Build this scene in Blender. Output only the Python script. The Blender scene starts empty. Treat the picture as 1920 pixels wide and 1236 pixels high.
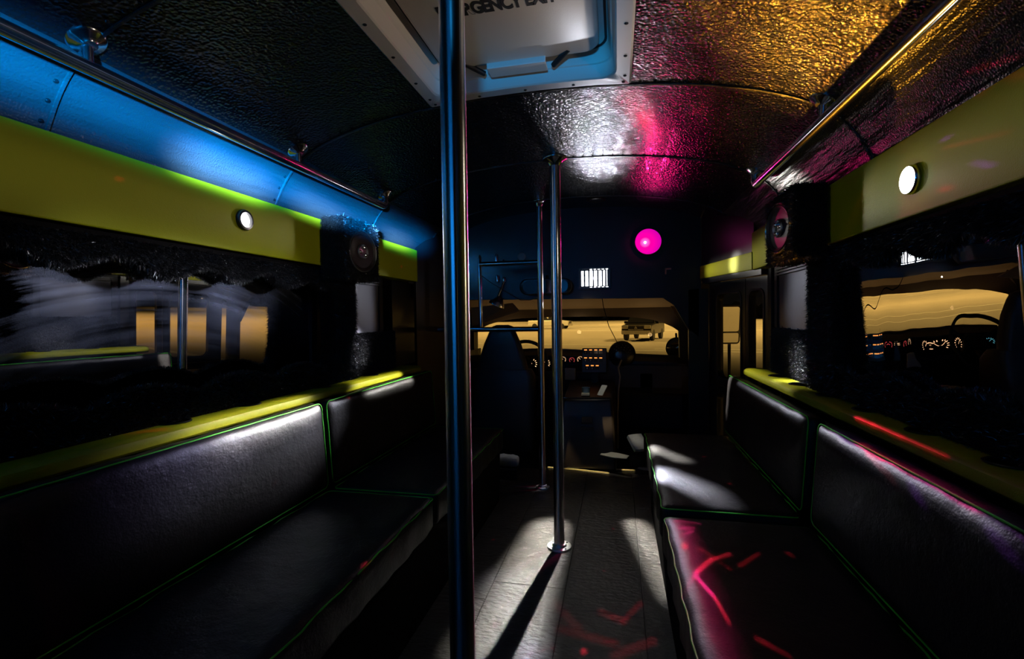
import bpy, bmesh, math, random
import numpy as np
from mathutils import Vector, Matrix
random.seed(7)
RNG = np.random.default_rng(7)
sc = bpy.context.scene
COL = sc.collection
PI = math.pi

# ------------------------------------------------------------------ camera
CAM = Vector((0.27, 0.0, 1.13))
FPX = 900.0
def cam_axes():
    F = np.array([(1158 - 960) / FPX, -(592 - 618) / FPX, 1.0]); F /= np.linalg.norm(F)
    r = math.radians(0.5)
    U = np.array([math.sin(-r), math.cos(r), 0.0]); U = U - F * (U @ F); U /= np.linalg.norm(U)
    R = np.cross(U, F); R /= np.linalg.norm(R)
    return np.stack([R, F, U])            # rows: world axes in camera coordinates (x right, y up, z forward)
_M = cam_axes()
cd = bpy.data.cameras.new('camera'); cam = bpy.data.objects.new('camera', cd); COL.objects.link(cam)
cd.sensor_fit = 'HORIZONTAL'; cd.sensor_width = 36.0; cd.lens = FPX / 1920 * 36.0
cd.clip_start = 0.02; cd.clip_end = 600
cx, cy, cz = _M @ np.array([1, 0, 0.]), _M @ np.array([0, 1, 0.]), _M @ np.array([0, 0, -1.])
cam.matrix_world = Matrix(((cx[0], cy[0], cz[0], CAM.x), (cx[1], cy[1], cz[1], CAM.y), (cx[2], cy[2], cz[2], CAM.z), (0, 0, 0, 1)))
sc.camera = cam

# ------------------------------------------------------------------ colour management, world
sc.view_settings.view_transform = 'Standard'; sc.view_settings.look = 'None'
sc.view_settings.gamma = 1.0; sc.view_settings.exposure = 0.0; sc.view_settings.use_curve_mapping = False
sc.cycles.max_bounces = 8; sc.cycles.glossy_bounces = 5; sc.cycles.diffuse_bounces = 3
sc.cycles.sample_clamp_indirect = 4.0
sc.cycles.caustics_reflective = False; sc.cycles.caustics_refractive = False
w = bpy.data.worlds.new('night'); sc.world = w; w.use_nodes = True
w.node_tree.nodes['Background'].inputs[0].default_value = (0.010, 0.008, 0.006, 1)
w.node_tree.nodes['Background'].inputs[1].default_value = 0.25

# ------------------------------------------------------------------ lights
def spot(name, loc, target, watts, color, angle, blend=0.5, radius=0.03):
    l = bpy.data.lights.new(name, 'SPOT'); l.energy = watts; l.color = color
    l.spot_size = math.radians(angle); l.spot_blend = blend; l.shadow_soft_size = radius
    o = bpy.data.objects.new(name, l); COL.objects.link(o); o.location = loc
    o.rotation_euler = (Vector(target) - Vector(loc)).to_track_quat('-Z', 'Y').to_euler()
    return o
def point(name, loc, watts, color, radius=0.03):
    l = bpy.data.lights.new(name, 'POINT'); l.energy = watts; l.color = color; l.shadow_soft_size = radius
    o = bpy.data.objects.new(name, l); COL.objects.link(o); o.location = loc
    return o
def gobo(o, beams, spill=(0, 0, 0)):
    """A projector's pattern: a list of (colour, power, half width in metres on the surface, edge softness, point a, point b)."""
    l = o.data; l.use_nodes = True; nt = l.node_tree; N = nt.nodes; L = nt.links
    em = [n for n in N if n.type == 'EMISSION'][0]
    geo = N.new('ShaderNodeNewGeometry'); P = geo.outputs['Incoming']
    src = Vector(o.location)
    def vm(op, a=None, b=None):
        n = N.new('ShaderNodeVectorMath'); n.operation = op
        for i, x in enumerate((a, b)):
            if x is None: continue
            if isinstance(x, (tuple, list, Vector)): n.inputs[i].default_value = tuple(x)
            elif isinstance(x, (int, float)): n.inputs['Scale'].default_value = x
            else: L.new(x, n.inputs[i])
        return n
    total = None
    for colr, pw, hw, soft, a, b in beams:
        a, b = Vector(a) - src, Vector(b) - src
        dist = 0.5 * (a.length + b.length); da, db = a.normalized(), b.normalized()
        ab = db - da
        off = vm('SUBTRACT', P, da).outputs[0]
        if ab.length > 1e-4:
            t = N.new('ShaderNodeMath'); t.operation = 'MULTIPLY'; t.use_clamp = True
            L.new(vm('DOT_PRODUCT', off, ab).outputs['Value'], t.inputs[0]); t.inputs[1].default_value = 1.0 / ab.length_squared
            sc_ = N.new('ShaderNodeVectorMath'); sc_.operation = 'SCALE'; sc_.inputs[0].default_value = tuple(ab)
            L.new(t.outputs[0], sc_.inputs['Scale'])
            off = vm('SUBTRACT', P, vm('NORMALIZE', vm('ADD', sc_.outputs[0], tuple(da)).outputs[0]).outputs[0]).outputs[0]
        ln = vm('LENGTH', off).outputs['Value']
        mr = N.new('ShaderNodeMapRange'); mr.interpolation_type = 'SMOOTHSTEP'
        L.new(ln, mr.inputs['Value'])
        h = hw / dist
        mr.inputs['From Min'].default_value = h * (1 + soft); mr.inputs['From Max'].default_value = h * (1 - soft)
        mr.inputs['To Min'].default_value = 0; mr.inputs['To Max'].default_value = 1
        s = N.new('ShaderNodeVectorMath'); s.operation = 'SCALE'; s.inputs[0].default_value = tuple(c * pw for c in colr)
        L.new(mr.outputs[0], s.inputs['Scale'])
        total = s.outputs[0] if total is None else vm('ADD', total, s.outputs[0]).outputs[0]
    total = vm('ADD', total, spill).outputs[0]
    L.new(total, em.inputs['Color']); em.inputs['Strength'].default_value = 1.0

WHITE = (1.0, 0.97, 0.86); COOL = (0.86, 0.88, 1.0); BLUEW = (0.35, 0.35, 1.0)
DOME = (0.115, 3.345, 1.39)
dome_lamp = point('dome_lamp', DOME, 190, (1, 1, 1), 0.012)
gobo(dome_lamp, [
    (WHITE, 2.4, 0.10, 0.75, (-0.10, 2.52, 0), (-0.15, 1.62, 0)),
    (COOL, 1.1, 0.10, 0.9, (-0.18, 1.95, 0), (-0.12, 1.50, 0)),
    (BLUEW, 0.7, 0.05, 0.9, (-0.06, 1.53, 0), (-0.05, 1.45, 0)),
    (WHITE, 1.6, 0.06, 0.8, (0.36, 2.64, 0), (0.50, 2.02, 0)),
    (WHITE, 2.6, 0.035, 0.8, (0.44, 2.52, 0.45), (0.55, 2.32, 0.45)),
    (COOL, 4.0, 0.052, 0.8, (0.47, 2.10, 0.45), (0.60, 1.90, 0.45)),
    (WHITE, 5.0, 0.05, 0.9, (-0.885, 1.30, 0.79), (-0.885, 1.64, 0.80)),
    (COOL, 2.6, 0.10, 1.0, (-0.87, 1.32, 0.74), (-0.87, 1.58, 0.69)), ((.45, .40, 1.0), 1.2, .08, 1.0, (-.87, 1.12, .74), (-.87, 1.2, .75)),
    (WHITE, 2.6, 0.04, 0.9, (-0.91, 2.10, 0.81), (-0.91, 2.50, 0.79)),
    (WHITE, 2.4, 0.03, 0.8, (0.89, 2.87, 0.74), (0.89, 2.88, 0.58)),
    (COOL, 11.0, 0.05, 0.9, (1.03, 2.23, 0.93), (1.03, 2.24, 0.87)),
    (COOL, 9.0, 0.06, 0.9, (-1.04, 2.2, 0.99), (-1.04, 2.19, 0.94)),
    (COOL, 3.5, 0.03, 0.9, (-1.04, 2.2, 1.31), (-1.04, 2.19, 1.24)),
    (COOL, 1.6, 0.06, 1.0, (-1.00, 1.15, 1.275), (-1.00, 1.30, 1.275)),
    (WHITE, 0.5, 0.03, 0.8, (0.925, 2.98, 1.45), (0.925, 2.98, 1.40)),
    (COOL, .55, .014, 1.0, (.878, 1.72, .775), (.868, 1.0, .775)), (COOL, .40, .012, 1.0, (.878, 2.7, .775), (.88, 1.85, .775)), ((.8, .8, 1.0), .25, .022, 1.0, (.432, 1.68, .45), (.425, 1.0, .45)),
    (WHITE, .4, .03, .9, (.95, 2.75, .83), (.96, 2.1, .83)), (WHITE, .028, .42, 1.0, (.10, 2.6, 0), (.10, 1.2, 0)), (COOL, .012, .25, 1.0, (.65, 2.5, .45), (.66, 1.1, .45)),
    ((1.0, .95, .80), .10, .06, .9, (.86, 3.25, 1.41), (.97, 2.50, 1.43)),
    (WHITE, 0.8, 0.05, 0.9, (0.92, 2.22, 1.72), (0.98, 2.15, 1.64)),
    (COOL, 0.9, 0.028, 0.9, (-.053, .94, .25), (-.053, .94, 1.70)), (COOL, 0.5, 0.028, 0.9, (-.018, 2.315, .1), (-.018, 2.315, 1.80)), (COOL, 0.25, 0.022, 0.9, (-.222, 3.11, .1), (-.222, 3.11, 1.80)),
    (COOL, 0.26, 0.12, 0.9, (0.19, 2.0, 1.88), (0.19, 2.55, 1.88)),
    ((1.0, .92, .75), 0.22, 0.08, 0.8, (-.98, .4, 1.47), (-.98, 1.62, 1.47)),
    ((1.0, .95, .85), 0.32, 0.08, 0.8, (.98, .8, 1.46), (.98, 1.55, 1.46)),
    (COOL, 0.15, 0.09, 0.8, (1.075, 2.30, 1.26), (1.075, 2.34, 1.12)),
    (COOL, 0.15, 0.09, 0.8, (-1.075, 2.32, 1.26), (-1.075, 2.36, 1.12)),
], (0.0006, 0.0006, 0.0008))

LASER = (0.455, 3.30, 1.62)
RED = (1.0, 0.02, 0.06); PINK = (1.0, 0.02, 0.22); PURP = (0.45, 0.05, 1.0)
spot('party_lamp', (0.46, 3.27, 1.62), (0.36, 1.8, 1.70), 3.6, (1.0, 0.01, 0.20), 80, 0.9, 0.03)
halo = point('party_halo_lamp', (0.455, 3.285, 1.62), 3.0, (1, 1, 1), 0.02)
gobo(halo, [((1.0, 0.0, 0.30), 1.0, .062, .95, (.455, 3.40, 1.62), (.455, 3.40, 1.6201))])
laser_lamp = point('laser_lamp', LASER, 90, (1, 1, 1), 0.003)
def d(p, c=RED, pw=1.0, hw=0.008): return (c, pw * 1.5, hw * .75, 0.6, p, (p[0], p[1] + 1e-6, p[2]))
def s(a, b, c=RED, pw=0.8, hw=0.005): return (c, pw * 1.7, hw * .65, 0.9, a, b)
gobo(laser_lamp, [
    d((-.98, 1.00, 1.50)), d((-.98, 1.70, 1.56), pw=.8), d((-.98, 2.65, 1.44), pw=.6), d((-.96, 1.06, .84), pw=1.6, hw=.016),
    d((-.87, 1.375, .576)), d((-.885, 1.89, .789)), d((-.415, 1.216, .455), hw=.012), d((-.374, 1.435, .455)), d((.203, 2.137, 0)), d((.238, 2.576, 0)),
    d((.15, 1.60, 0), hw=.015, pw=1.8), d((-.176, 1.685, 0), hw=.012), d((-.357, 2.333, 0)), d((.454, 1.456, .459), hw=.012, pw=2), d((.732, 1.451, .459), hw=.011, pw=1.4),
    d((.694, 1.997, .459)), d((.663, 2.375, .459)), d((1.04, 1.9, .86)), d((1.04, 2.0, 1.1)),
    s((.423, 1.235, .459), (.467, 1.309, .459), PINK, 1.6, .006), s((.467, 1.309, .459), (.515, 1.371, .459), RED, 1.8, .006), s((.515, 1.371, .459), (.571, 1.415, .459), RED, 1.5, .005),
    s((.463, 1.285, .459), (.487, 1.186, .459), PINK, 2.0, .005), s((.487, 1.186, .459), (.501, 1.104, .459), RED, 1.8, .0045), s((.583, 1.364, .459), (.650, 1.43, .459), RED, 1.0, .005),
    s((.543, 1.046, .459), (.59, 1.007, .459), RED, 1.2, .005), s((.49, 1.434, .459), (.554, 1.337, .459), RED, .5, .004),
    s((.45, 1.59, .459), (.498, 1.587, .459), PINK, .5, .009), s((.452, 1.533, .459), (.49, 1.555, .459), PINK, .6, .008), s((.448, 1.644, .459), (.521, 1.632, .459), PINK, .4, .008),
    (PINK, .14, .11, .9, (.86, 1.975, 1.447), (.86, 1.9751, 1.447)),
    (PINK, .42, .045, 1.0, (.445, 1.58, .455), (.435, .95, .455)),
    s((.936, 1.55, .828), (.936, 1.46, .828), RED, 1.8, .008), s((.937, 1.46, .828), (.936, 1.33, .828), RED, 1.6, .007), s((.936, 1.33, .828), (.936, 1.17, .828), RED, 1.2, .006),
    s((.892, 1.44, .787), (.89, 1.33, .787), RED, 2.0, .012), s((.89, 1.33, .787), (.892, 1.20, .787), RED, 1.8, .012), s((.90, 1.22, .787), (.892, 1.03, .787), PINK, 2.0, .016), s((.875, 1.40, .785), (.862, 1.31, .78), RED, 1.6, .008),
    (PURP, .25, .04, 1.0, (.90, 1.5, .787), (.895, .95, .787)),
    d((.862, 1.21, .775), PURP, 2.4, .013), d((.862, .99, .775), PURP, 2.4, .013), d((.98, 1.25, 1.51), PURP, .8, .006), s((.98, 1.16, 1.43), (.98, 1.12, 1.41), PURP, .6, .005),
    s((.98, 1.80, 1.545), (.98, 1.62, 1.53), RED, .5, .010), s((.98, 1.62, 1.53), (.98, 1.55, 1.51), RED, .5, .008), s((.98, 1.25, 1.49), (.98, 1.08, 1.46), RED, .5, .004),
    s((.98, 1.15, 1.56), (.98, 1.04, 1.58), RED, .4, .004), d((.98, 1.25, 1.40), RED, .6, .008), s((.98, 1.18, 1.62), (.98, 1.04, 1.545), RED, .4, .005),
    s((.20, 1.83, 0), (.28, 1.79, 0), RED, .25, .02), s((.28, 1.79, 0), (.35, 1.92, 0), RED, .2, .015), s((.05, 1.70, 0), (.25, 1.66, 0), RED, .2, .02), s((.25, 1.60, 0), (.38, 1.70, 0), RED, .2, .02), s((.02, 1.85, 0), (.12, 1.72, 0), RED, .15, .02),
    s((.30, 1.70, 1.88), (.42, 2.0, 1.875), RED, .20, .03), s((.42, 2.0, 1.875), (.42, 2.5, 1.87), PINK, .16, .025), s((.50, 2.0, 1.86), (.49, 2.4, 1.865), PINK, .25, .008),
    s((.55, 1.75, 1.86), (.58, 1.68, 1.86), RED, .4, .006), s((.40, 1.45, 1.875), (.41, 1.56, 1.875), RED, .3, .005), s((.47, 2.6, 1.86), (.53, 2.3, 1.86), PINK, .2, .006),
    s((.051, 1.60, 0), (-.041, 1.547, 0), RED, .8, .004),
    (PINK, 1.2, 0.028, 0.9, (-.053, .94, .2), (-.053, .94, 1.75)), (PINK, 0.6, 0.028, 0.9, (-.018, 2.315, .1), (-.018, 2.315, 1.80)), (PINK, 0.25, 0.022, 0.9, (-.222, 3.11, .1), (-.222, 3.11, 1.80)),
], (0.0010, 0.00003, 0.0002))

# unseen blue fills added: rear panel for pole reflections, masked beam for cove and hatch
blue_rear_fill = bpy.data.lights.new('blue_rear_fill_lamp', 'AREA'); blue_rear_fill.shape = 'RECTANGLE'; blue_rear_fill.size = 1.1; blue_rear_fill.size_y = 0.36
blue_rear_fill.energy = 3.4; blue_rear_fill.color = (0.01, 0.30, 1.0)
bb = bpy.data.objects.new('blue_rear_fill_lamp', blue_rear_fill); COL.objects.link(bb); bb.location = (-0.35, -1.45, 1.55)
bb.rotation_euler = (math.radians(90), 0, 0)
bb.rotation_euler = (Vector((-0.1, 1, 1.6)) - bb.location).to_track_quat('-Z', 'Y').to_euler()
BLUE = (0.0, 0.30, 1.0)
blue_fill = point('blue_fill_lamp', (0.30, -0.55, 1.30), 3000, (1, 1, 1), 0.05)
gobo(blue_fill, [
    (BLUE, 4.2, 0.046, 0.85, (-0.985, 1.3, 1.655), (-1.0, 2.95, 1.630)),
    (BLUE, 1.3, 0.060, 0.9, (-0.92, 0.55, 1.675), (-0.98, 1.5, 1.665)),
    ((0.25, 0.60, 1.0), 4.0, 0.022, 1.0, (-1.0, 1.25, 1.622), (-1.005, 1.52, 1.614)),
    ((0.30, 0.65, 1.0), 3.2, 0.020, 1.0, (-1.006, 1.80, 1.612), (-1.01, 2.05, 1.602)),
    ((0.02, 0.40, 1.0), 0.035, 0.05, .9, (-.30, 1.535, 1.915), (.22, 1.535, 1.915)), ((0.02, 0.40, 1.0), 0.035, 0.03, .9, (.262, 1.15, 1.915), (.262, 1.5, 1.915)),
    ((0.30, 0.65, 1.0), 6.0, 0.020, 1.0, (-1.008, 2.55, 1.602), (-1.01, 2.78, 1.598)),
])
# unseen amber lamp added for the glints on the right half of the ceiling
amber_fill = point('amber_fill_lamp', (0.72, 3.15, 0.30), 125, (1, 1, 1), 0.010)
AMBER = (1.0, 0.40, 0.03)
gobo(amber_fill, [(AMBER, 3.0, 0.17, 0.9, (0.60, 0.9, 1.86), (0.80, 1.36, 1.79)), (AMBER, 1.6, 0.10, 0.9, (0.80, 0.9, 1.78), (0.80, 1.3, 1.77)), (AMBER, 0.06, 0.25, 1.0, (0.5, 1.3, 1.87), (0.6, 1.9, 1.84))])
# valance downlights: each throws a flat fan across the aisle
v1 = point('valance_lamp', (-0.955, 1.42, 1.476), 6.0, (1, 1, 1), 0.02)
gobo(v1, [(COOL, 1.4, .03, .9, (-.053, .94, .2), (-.053, .94, 1.75)), (COOL, .9, .03, .9, (-.018, 2.315, .2), (-.018, 2.315, 1.8)), ((1.0, .88, .66), 0.40, 0.22, 0.8, (.98, .9, 1.44), (.98, 2.0, 1.44)), (COOL, 0.5, 0.2, .9, (.6, 1.9, .46), (.62, 2.2, .46))], (.004, .004, .005))
v2 = point('valance_lamp', (0.955, 1.372, 1.453), 22.0, (1, 1, 1), 0.02)
gobo(v2, [((1.0, .8, .4), .5, .03, .9, (-.053, .94, .2), (-.053, .94, 1.75)), ((1.0, .86, .62), 0.6, 0.16, 0.7, (-.98, .6, 1.43), (-.98, 3.0, 1.43)), ((.8, .85, 1.0), 5.0, 0.14, .95, (-1.2, .90, 1.17), (-1.2, 1.6, 1.2)), ((1, .80, .64), .60, .20, .8, (-.03, 1.15, 1.9), (.03, 1.3, 1.9))], (.002, .002, .002))
# car park: cut-off sodium luminaires on high masts, and one bare lamp ahead
for x, y, h, pw in ((-22, 46, 20, 1.0), (22, 46, 20, 1.0), (-45, 85, 22, 1.1), (4, 88, 22, 1.2), (52, 85, 22, 1.0), (-40, 130, 24, 1.3), (20, 130, 24, 1.3), (80, 130, 24, 1.2), (40, 14, 15, .55), (16, -12, 12, .4), (-42, 16, 15, .55)):
    spot('car_park_lamp', (x, y, h - .5), (x, y, -.5), 52000 * pw, (1.0, 0.62, 0.17) if x < 30 or y > 30 else (1.0, 0.5, 0.12), 126, 0.25, 0.4)
for x in (-.80, -.15, .50): spot('header_fill_lamp', (x, 4.66, .835), (x, 4.76, 1.25), 1.0, (1.0, .62, .26), 118, 0.6, .02)  # unseen spots added on the dash to brighten the header trim
cfl = point('cab_fill_lamp', (0.06, 3.34, 1.22), 30, (1.0, 1.0, 1.0), 0.004)  # unseen lamp added; its beams pick out floor strips, papers and towel
gobo(cfl, [((1.0, .82, .42), 5.0, .010, .7, (-.24, 3.533, 0), (-.16, 3.516, 0)), ((1.0, .82, .42), 5.0, .011, .7, (-.12, 3.53, 0), (.19, 3.477, 0)), ((1.0, .82, .42), 5.0, .010, .7, (.21, 3.565, 0), (.37, 3.57, 0)), (WHITE, .30, .05, .9, (.40, 3.56, .22), (.40, 3.561, .22)), (WHITE, .25, .04, .9, (.17, 3.50, .13), (.30, 3.46, .13)), (COOL, .10, .06, .9, (-.55, 3.28, .12), (-.47, 3.29, .12)), (WHITE, .10, .07, .9, (.0, 3.62, .55), (.17, 3.62, .58))], (.004, .003, .002))

# ------------------------------------------------------------------ materials
def pbr(name, col, rough=0.5, metal=0.0, bump=None, spec=0.5, coat=0.0, vary=None, emit=None):
    m = bpy.data.materials.new(name); m.use_nodes = True; nt = m.node_tree; N = nt.nodes; L = nt.links
    b = N['Principled BSDF']
    b.inputs['Base Color'].default_value = (*col, 1); b.inputs['Roughness'].default_value = rough
    b.inputs['Metallic'].default_value = metal; b.inputs['Specular IOR Level'].default_value = spec
    b.inputs['Coat Weight'].default_value = coat
    if emit:
        b.inputs['Emission Color'].default_value = (*emit[0], 1); b.inputs['Emission Strength'].default_value = emit[1]
    geo = N.new('ShaderNodeNewGeometry')
    if vary:
        col2, scale = vary
        n = N.new('ShaderNodeTexNoise'); n.inputs['Scale'].default_value = scale; n.inputs['Detail'].default_value = 5
        L.new(geo.outputs['Position'], n.inputs['Vector'])
        mx = N.new('ShaderNodeMix'); mx.data_type = 'RGBA'
        mx.inputs['A'].default_value = (*col, 1); mx.inputs['B'].default_value = (*col2, 1)
        L.new(n.outputs['Fac'], mx.inputs['Factor']); L.new(mx.outputs['Result'], b.inputs['Base Color'])
    prev = None
    for kind, scale, strength, dist in (bump or ()):
        if kind == 'voronoi':
            t = N.new('ShaderNodeTexVoronoi'); t.feature = 'SMOOTH_F1'; o = t.outputs['Distance']
        elif kind == 'crack':
            t = N.new('ShaderNodeTexVoronoi'); t.feature = 'DISTANCE_TO_EDGE'; o = t.outputs['Distance']
        else:
            t = N.new('ShaderNodeTexNoise'); t.inputs['Detail'].default_value = 4; o = t.outputs['Fac']
        t.inputs['Scale'].default_value = scale if not isinstance(scale, tuple) else 1.0
        if isinstance(scale, tuple):
            mp = N.new('ShaderNodeMapping'); mp.inputs['Scale'].default_value = scale
            L.new(geo.outputs['Position'], mp.inputs['Vector']); L.new(mp.outputs[0], t.inputs['Vector'])
        else:
            L.new(geo.outputs['Position'], t.inputs['Vector'])
        bp = N.new('ShaderNodeBump'); bp.inputs['Strength'].default_value = strength; bp.inputs['Distance'].default_value = dist
        L.new(o, bp.inputs['Height'])
        if prev: L.new(prev.outputs[0], bp.inputs['Normal'])
        prev = bp
    if prev: L.new(prev.outputs[0], b.inputs['Normal'])
    return m
def emis(name, col, k):
    m = bpy.data.materials.new(name); m.use_nodes = True; nt = m.node_tree
    nt.nodes.remove(nt.nodes['Principled BSDF'])
    e = nt.nodes.new('ShaderNodeEmission'); e.inputs[0].default_value = (*col, 1); e.inputs[1].default_value = k
    nt.links.new(e.outputs[0], nt.nodes['Material Output'].inputs[0]); return m

M = {}
M['ceiling'] = pbr('black_gloss_ceiling', (0.008, 0.008, 0.009), 0.10, 0, [('noise', 7, 0.25, 0.01), ('voronoi', 125, 1.0, 0.0034), ('noise', 380, 0.6, 0.0012)], 0.45)
M['cove'] = pbr('dark_cove_vinyl', (0.030, 0.031, 0.034), 0.28, 0, [('noise', (5, 1.6, 16), 0.9, 0.03), ('voronoi', 240, 0.7, 0.0018)], 0.5)
M['black_paint'] = pbr('black_paint', (0.008, 0.008, 0.009), 0.35, 0, [('noise', 60, 0.1, 0.002)])
M['vinyl'] = pbr('black_vinyl', (0.009, 0.0075, 0.008), 0.43, 0, [('noise', 9, 0.35, 0.012), ('voronoi', 260, 0.35, 0.0012), ('crack', 70, 0.25, 0.002), ('noise', 45, 0.45, 0.003)], 0.26)
M['piping'] = pbr('green_piping', (0.05, 0.55, 0.015), 0.5)
M['yellow'] = pbr('yellow_vinyl', (0.36, 0.365, 0.006), 0.5, 0, [('voronoi', 420, 0.35, 0.0010), ('noise', 90, 0.3, 0.001)], 0.18)
M['chrome'] = pbr('chrome', (0.80, 0.80, 0.82), 0.15, 1.0, [('noise', (30, 30, 4), 0.04, 0.002)])
M['pole'] = pbr('pole_chrome', (0.82, 0.82, 0.84), 0.24, 1.0)
def brushed_pole(m):
    nt = m.node_tree; b = nt.nodes['Principled BSDF']; t = nt.nodes.new('ShaderNodeTangent'); t.direction_type = 'RADIAL'; t.axis = 'Z'
    b.inputs['Anisotropic'].default_value = 0.85; b.inputs['Anisotropic Rotation'].default_value = 0.25; nt.links.new(t.outputs[0], b.inputs['Tangent'])
brushed_pole(M['pole'])
M['plate'] = pbr('satin_flange_plate', (0.72, 0.72, 0.70), 0.42, 0.55)
M['steel'] = pbr('brushed_steel', (0.6, 0.6, 0.6), 0.3, 1.0)
M['fur'] = pbr('black_faux_fur', (0.016, 0.015, 0.016), 0.32, 0, None, 0.9)
M['felt'] = pbr('black_backing', (0.006, 0.005, 0.005), 0.95, 0, None, 0.05)
M['floor'] = pbr('slate_vinyl', (0.045, 0.040, 0.036), 0.40, 0, [('noise', 7, 0.6, 0.014), ('noise', (30, 60, 30), 0.9, 0.010), ('crack', (17, 30, 20), 0.35, 0.006)], 0.45, 0, ((0.16, 0.145, 0.125), 11))
M['white_plastic'] = pbr('white_plastic', (0.62, 0.58, 0.52), 0.38, 0, [('noise', 260, 0.18, 0.0008)])
M['rubber'] = pbr('black_rubber', (0.012, 0.012, 0.012), 0.6)
M['dark_plastic'] = pbr('dark_plastic', (0.018, 0.012, 0.011), 0.45, 0, [('noise', 300, 0.15, 0.0006)])
M['cone'] = pbr('speaker_cone', (0.02, 0.012, 0.012), 0.5)
M['ink'] = pbr('black_ink', (0.01, 0.01, 0.01), 0.6)
M['lens_white'] = emis('lit_white_lens', (0.97, 0.98, 1.0), 8)
M['lens_valance'] = emis('lit_valance_lens', (1, 0.99, 1.0), 9)
M['magenta'] = emis('lit_magenta_lens', (1.0, 0.0, 0.42), 1.15)
def lens_falloff(m, centre):
    nt = m.node_tree; N = nt.nodes; L = nt.links; e = [n for n in N if n.type == 'EMISSION'][0]
    g = N.new('ShaderNodeNewGeometry'); v = N.new('ShaderNodeVectorMath'); v.operation = 'DISTANCE'; v.inputs[1].default_value = centre; L.new(g.outputs['Position'], v.inputs[0])
    r = N.new('ShaderNodeValToRGB'); r.color_ramp.elements[0].position = .0; r.color_ramp.elements[0].color = (1.6, .25, 1.0, 1)
    r.color_ramp.elements[1].position = .13; r.color_ramp.elements[1].color = (.42, 0, .38, 1); k = r.color_ramp.elements.new(.035); k.color = (1.0, 0.0, .35, 1)
    L.new(v.outputs['Value'], r.inputs[0]); L.new(r.outputs[0], e.inputs[0])
lens_falloff(M['magenta'], (.453, 3.33, 1.615))
M['core'] = emis('lit_magenta_core', (1.0, 0.35, 0.75), 40)
M['amber'] = emis('lit_amber_rocker', (1.0, 0.30, 0.06), 1.6)
M['gauge_lit'] = emis('lit_gauge_marks', (1.0, 0.55, 0.28), 1.5)
M['gauge_red'] = emis('lit_red_gauge', (0.9, 0.10, 0.10), 1.0)
M['gauge_cyan'] = emis('lit_cyan_gauge', (0.2, 0.7, 0.8), 0.6)
M['beige'] = pbr('beige_trim', (0.42, 0.33, 0.22), 0.6, 0, [('noise', 8, 0.3, 0.01)])
M['tint'] = pbr('tinted_band', (0.08, 0.06, 0.04), 0.35)
M['grey_seat'] = pbr('grey_seat_vinyl', (0.035, 0.033, 0.035), 0.42, 0, [('voronoi', 260, 0.3, 0.001)])
M['paper'] = pbr('white_paper', (0.7, 0.68, 0.62), 0.8, 0, [('noise', 25, 0.4, 0.01)])
M['card'] = pbr('cream_card', (0.6, 0.55, 0.42), 0.8)
M['cup'] = pbr('blue_carton', (0.12, 0.2, 0.3), 0.5)
M['brass'] = pbr('worn_brass_strip', (0.75, 0.62, 0.34), 0.35, 0.3)
M['glassdark'] = pbr('dark_gauge_glass', (0.01, 0.01, 0.01), 0.15)
M['asphalt'] = pbr('car_park_asphalt', (0.30, 0.27, 0.22), 0.85, 0, [('noise', 3, 0.2, 0.02)], 0.2, 0, ((0.40, 0.35, 0.28), 0.25))
M['line'] = pbr('worn_white_line', (0.65, 0.62, 0.5), 0.7)
M['tree'] = pbr('dark_foliage', (0.05, 0.06, 0.02), 0.9)
M['suv'] = pbr('dark_car_paint', (0.012, 0.011, 0.010), 0.3, 0, None, 0.4, 0.1)
M['pickup'] = pbr('white_car_paint', (0.65, 0.62, 0.55), 0.3)
M['carglass'] = pbr('car_window', (0.02, 0.02, 0.025), 0.1)
M['lamp_glass'] = pbr('headlamp_glass', (0.8, 0.75, 0.6), 0.15, 0.3)
M['carchrome'] = pbr('car_chrome', (0.75, 0.7, 0.6), 0.25, 1.0)
M['mirror'] = pbr('plain_mirror', (0.8, 0.78, 0.74), 0.03, 1.0)
M['clear'] = pbr('clear_disc', (0.35, 0.33, 0.33), 0.2, 0, [('noise', 60, 0.5, 0.004)])
M['lilac'] = pbr('frosted_pane', (0.105, 0.10, 0.125), 0.35, 0, [('noise', 30, 0.2, 0.003)])
M['shade'] = pbr('lamp_housing', (0.015, 0.015, 0.017), 0.3)

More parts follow.
